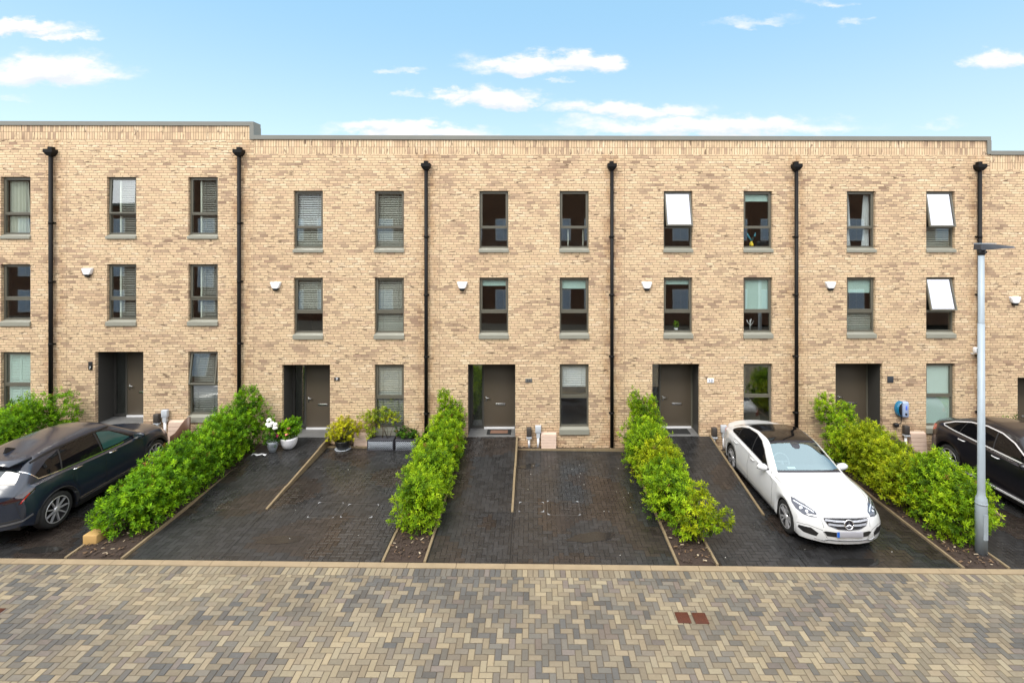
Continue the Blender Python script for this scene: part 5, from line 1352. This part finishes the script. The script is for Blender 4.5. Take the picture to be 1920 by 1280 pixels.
# ------------------------------------------------------------------ world, sun, camera
EL, AZ = 52, -28      # sun height; degrees east of the viewing side's normal
W = bpy.data.worlds.new('World'); S.world = W; W.use_nodes = True
n = W.node_tree.nodes; L = W.node_tree.links; n.clear()
class WN(NT):
    def __init__(s): s.t = W.node_tree; s.n = n
w = WN()
out = n.new('ShaderNodeOutputWorld'); bg = n.new('ShaderNodeBackground'); bg.inputs[1].default_value = .15
sky = n.new('ShaderNodeTexSky'); sky.sky_type = 'NISHITA'; sky.sun_disc = False
sky.sun_elevation = R(EL); sky.sun_rotation = R(180 + AZ); sky.altitude = 50; sky.air_density = 1.0; sky.dust_density = .6; sky.ozone_density = 1.5
tc = n.new('ShaderNodeTexCoord'); gen = tc.outputs['Generated']
sp = n.new('ShaderNodeSeparateXYZ'); L.new(gen, sp.inputs[0])
SKYGAIN = (.9, .9, .8)
k5 = 1 / .15
grad = w.mix(w.smooth(sp.outputs[2], .0, .45), (.40 * k5, .49 * k5, .52 * k5), (.195 * k5, .365 * k5, .515 * k5))
skyc = w.mix(.75, w.mix(1, sky.outputs[0], SKYGAIN, 'MULTIPLY'), grad)
ay = w.math('MAXIMUM', sp.outputs[1], .02)
u = w.math('DIVIDE', sp.outputs[0], ay); v = w.math('DIVIDE', sp.outputs[2], ay)
nz1 = n.new('ShaderNodeTexNoise'); nz1.inputs['Scale'].default_value = 10; nz1.inputs['Detail'].default_value = 9; nz1.inputs['Roughness'].default_value = .62
cmb = n.new('ShaderNodeCombineXYZ'); L.new(u, cmb.inputs[0]); L.new(w.math('MULTIPLY', v, 2.2), cmb.inputs[1]); L.new(cmb.outputs[0], nz1.inputs['Vector'])
nsep = n.new('ShaderNodeSeparateColor'); L.new(nz1.outputs['Color'], nsep.inputs[0])
uu = w.math('ADD', u, w.math('MULTIPLY', w.math('SUBTRACT', nsep.outputs[0], .5), .20))
vv = w.math('ADD', v, w.math('MULTIPLY', w.math('SUBTRACT', nsep.outputs[1], .5), .085))
CL = [(95, 142, 150, 36, 1), (40, 60, 120, 20, .9), (120, 74, 80, 10, .6), (1000, 126, 125, 24, 1), (1100, 118, 70, 22, 1), (930, 188, 95, 22, 1), (850, 180, 40, 12, .7), (755, 133, 42, 10, .5), (775, 181, 34, 8, .4),
      (1170, 208, 165, 18, .75), (1330, 238, 290, 22, .85), (770, 248, 150, 18, .95), (1880, 108, 70, 22, .85), (1415, 41, 95, 12, .4), (1615, 38, 36, 11, .4), (1555, 4, 46, 9, .4), (1760, 228, 55, 9, .3), (1050, 156, 30, 6, .35), (20, 195, 50, 9, .3)]
mask = None
for cx, cy, rx, ry, a in CL:
    ux, vy = (cx - 1000) / 934, (450 - cy) / 934
    dx = w.math('DIVIDE', w.math('SUBTRACT', uu, ux), rx * 1.12 / 934); dv = w.math('SUBTRACT', vv, vy)
    dy = w.math('MAXIMUM', w.math('DIVIDE', dv, ry * 1.2 / 934), w.math('DIVIDE', dv, -ry * .8 / 934))
    d = w.math('SQRT', w.math('ADD', w.math('MULTIPLY', dx, dx), w.math('MULTIPLY', dy, dy)))
    k = w.math('MULTIPLY', w.smooth(w.math('MULTIPLY', d, -1), -1.25, -.25), a)
    ku = w.math('MULTIPLY', w.smooth(w.math('DIVIDE', dv, -ry / 934), -.2, .9), k)
    under = ku if mask is None else w.math('MAXIMUM', under, ku)
    mask = k if mask is None else w.math('MAXIMUM', mask, k)
front = w.smooth(sp.outputs[1], .25, .35)
dn = n.new('ShaderNodeTexNoise'); dn.inputs['Scale'].default_value = 22; dn.inputs['Detail'].default_value = 8; dn.inputs['Roughness'].default_value = .65; L.new(cmb.outputs[0], dn.inputs['Vector'])
mask = w.smooth(w.math('ADD', mask, w.math('MULTIPLY', w.math('MULTIPLY', w.math('SUBTRACT', dn.outputs[0], .55), 1.1), w.math('MULTIPLY', mask, 2))), .03, .75)
mask = w.math('MULTIPLY', mask, front)
# broken bright cloud over the rest of the sky, overhead and behind the viewer
nz2 = n.new('ShaderNodeTexNoise'); nz2.inputs['Scale'].default_value = 2.2; nz2.inputs['Detail'].default_value = 6; L.new(gen, nz2.inputs['Vector'])
over = w.math('MULTIPLY', w.smooth(nz2.outputs[0], .22, .5), w.math('MAXIMUM', w.smooth(w.math('MULTIPLY', sp.outputs[1], -1), -.35, .1), w.smooth(sp.outputs[2], .58, .75)))
mask = w.math('MAXIMUM', mask, w.math('MULTIPLY', over, .9))
shade = w.math('MULTIPLY_ADD', nsep.outputs[2], .5, .72)
cloud = w.mix(w.smooth(over, .0, .25), w.mix(w.math('MULTIPLY', w.smooth(under, .02, .6), .75), w.mix(shade, (3.0, 3.15, 3.3), (3.6, 3.6, 3.6)), (2.55, 2.85, 3.15)), (8.6, 8.7, 8.9))
L.new(w.mix(mask, skyc, cloud), bg.inputs[0]); L.new(bg.outputs[0], out.inputs[0])

sun = bpy.data.lights.new('sun', 'SUN'); sun.energy = 1.4; sun.angle = R(24); sun.color = (1, .95, .86)
so = bpy.data.objects.new('sun', sun); C.objects.link(so)
a = R(AZ); d = Vector((math.sin(a) * math.cos(R(EL)), -math.cos(a) * math.cos(R(EL)), math.sin(R(EL))))
so.rotation_euler = d.to_track_quat('Z', 'Y').to_euler(); so.location = d * 60

cam = bpy.data.cameras.new('camera'); co = bpy.data.objects.new('camera', cam); C.objects.link(co)
co.location = (0, -14.6, 5.65); co.rotation_euler = (R(90), 0, -math.atan(.0089))
cam.sensor_width = 36; cam.lens = 36 * 934 / 1920; cam.shift_x = (960 - 1008) / 1920; cam.shift_y = -(640 - 450) / 1920
cam.clip_start = .1; cam.clip_end = 3000
S.camera = co
S.view_settings.view_transform = 'Standard'; S.view_settings.look = 'None'; S.view_settings.exposure = 1.0; S.view_settings.gamma = 1
S.cycles.max_bounces = 6; S.cycles.diffuse_bounces = 3; S.cycles.glossy_bounces = 3; S.cycles.transmission_bounces = 4; S.cycles.transparent_max_bounces = 10
S.cycles.caustics_reflective = False; S.cycles.caustics_refractive = False
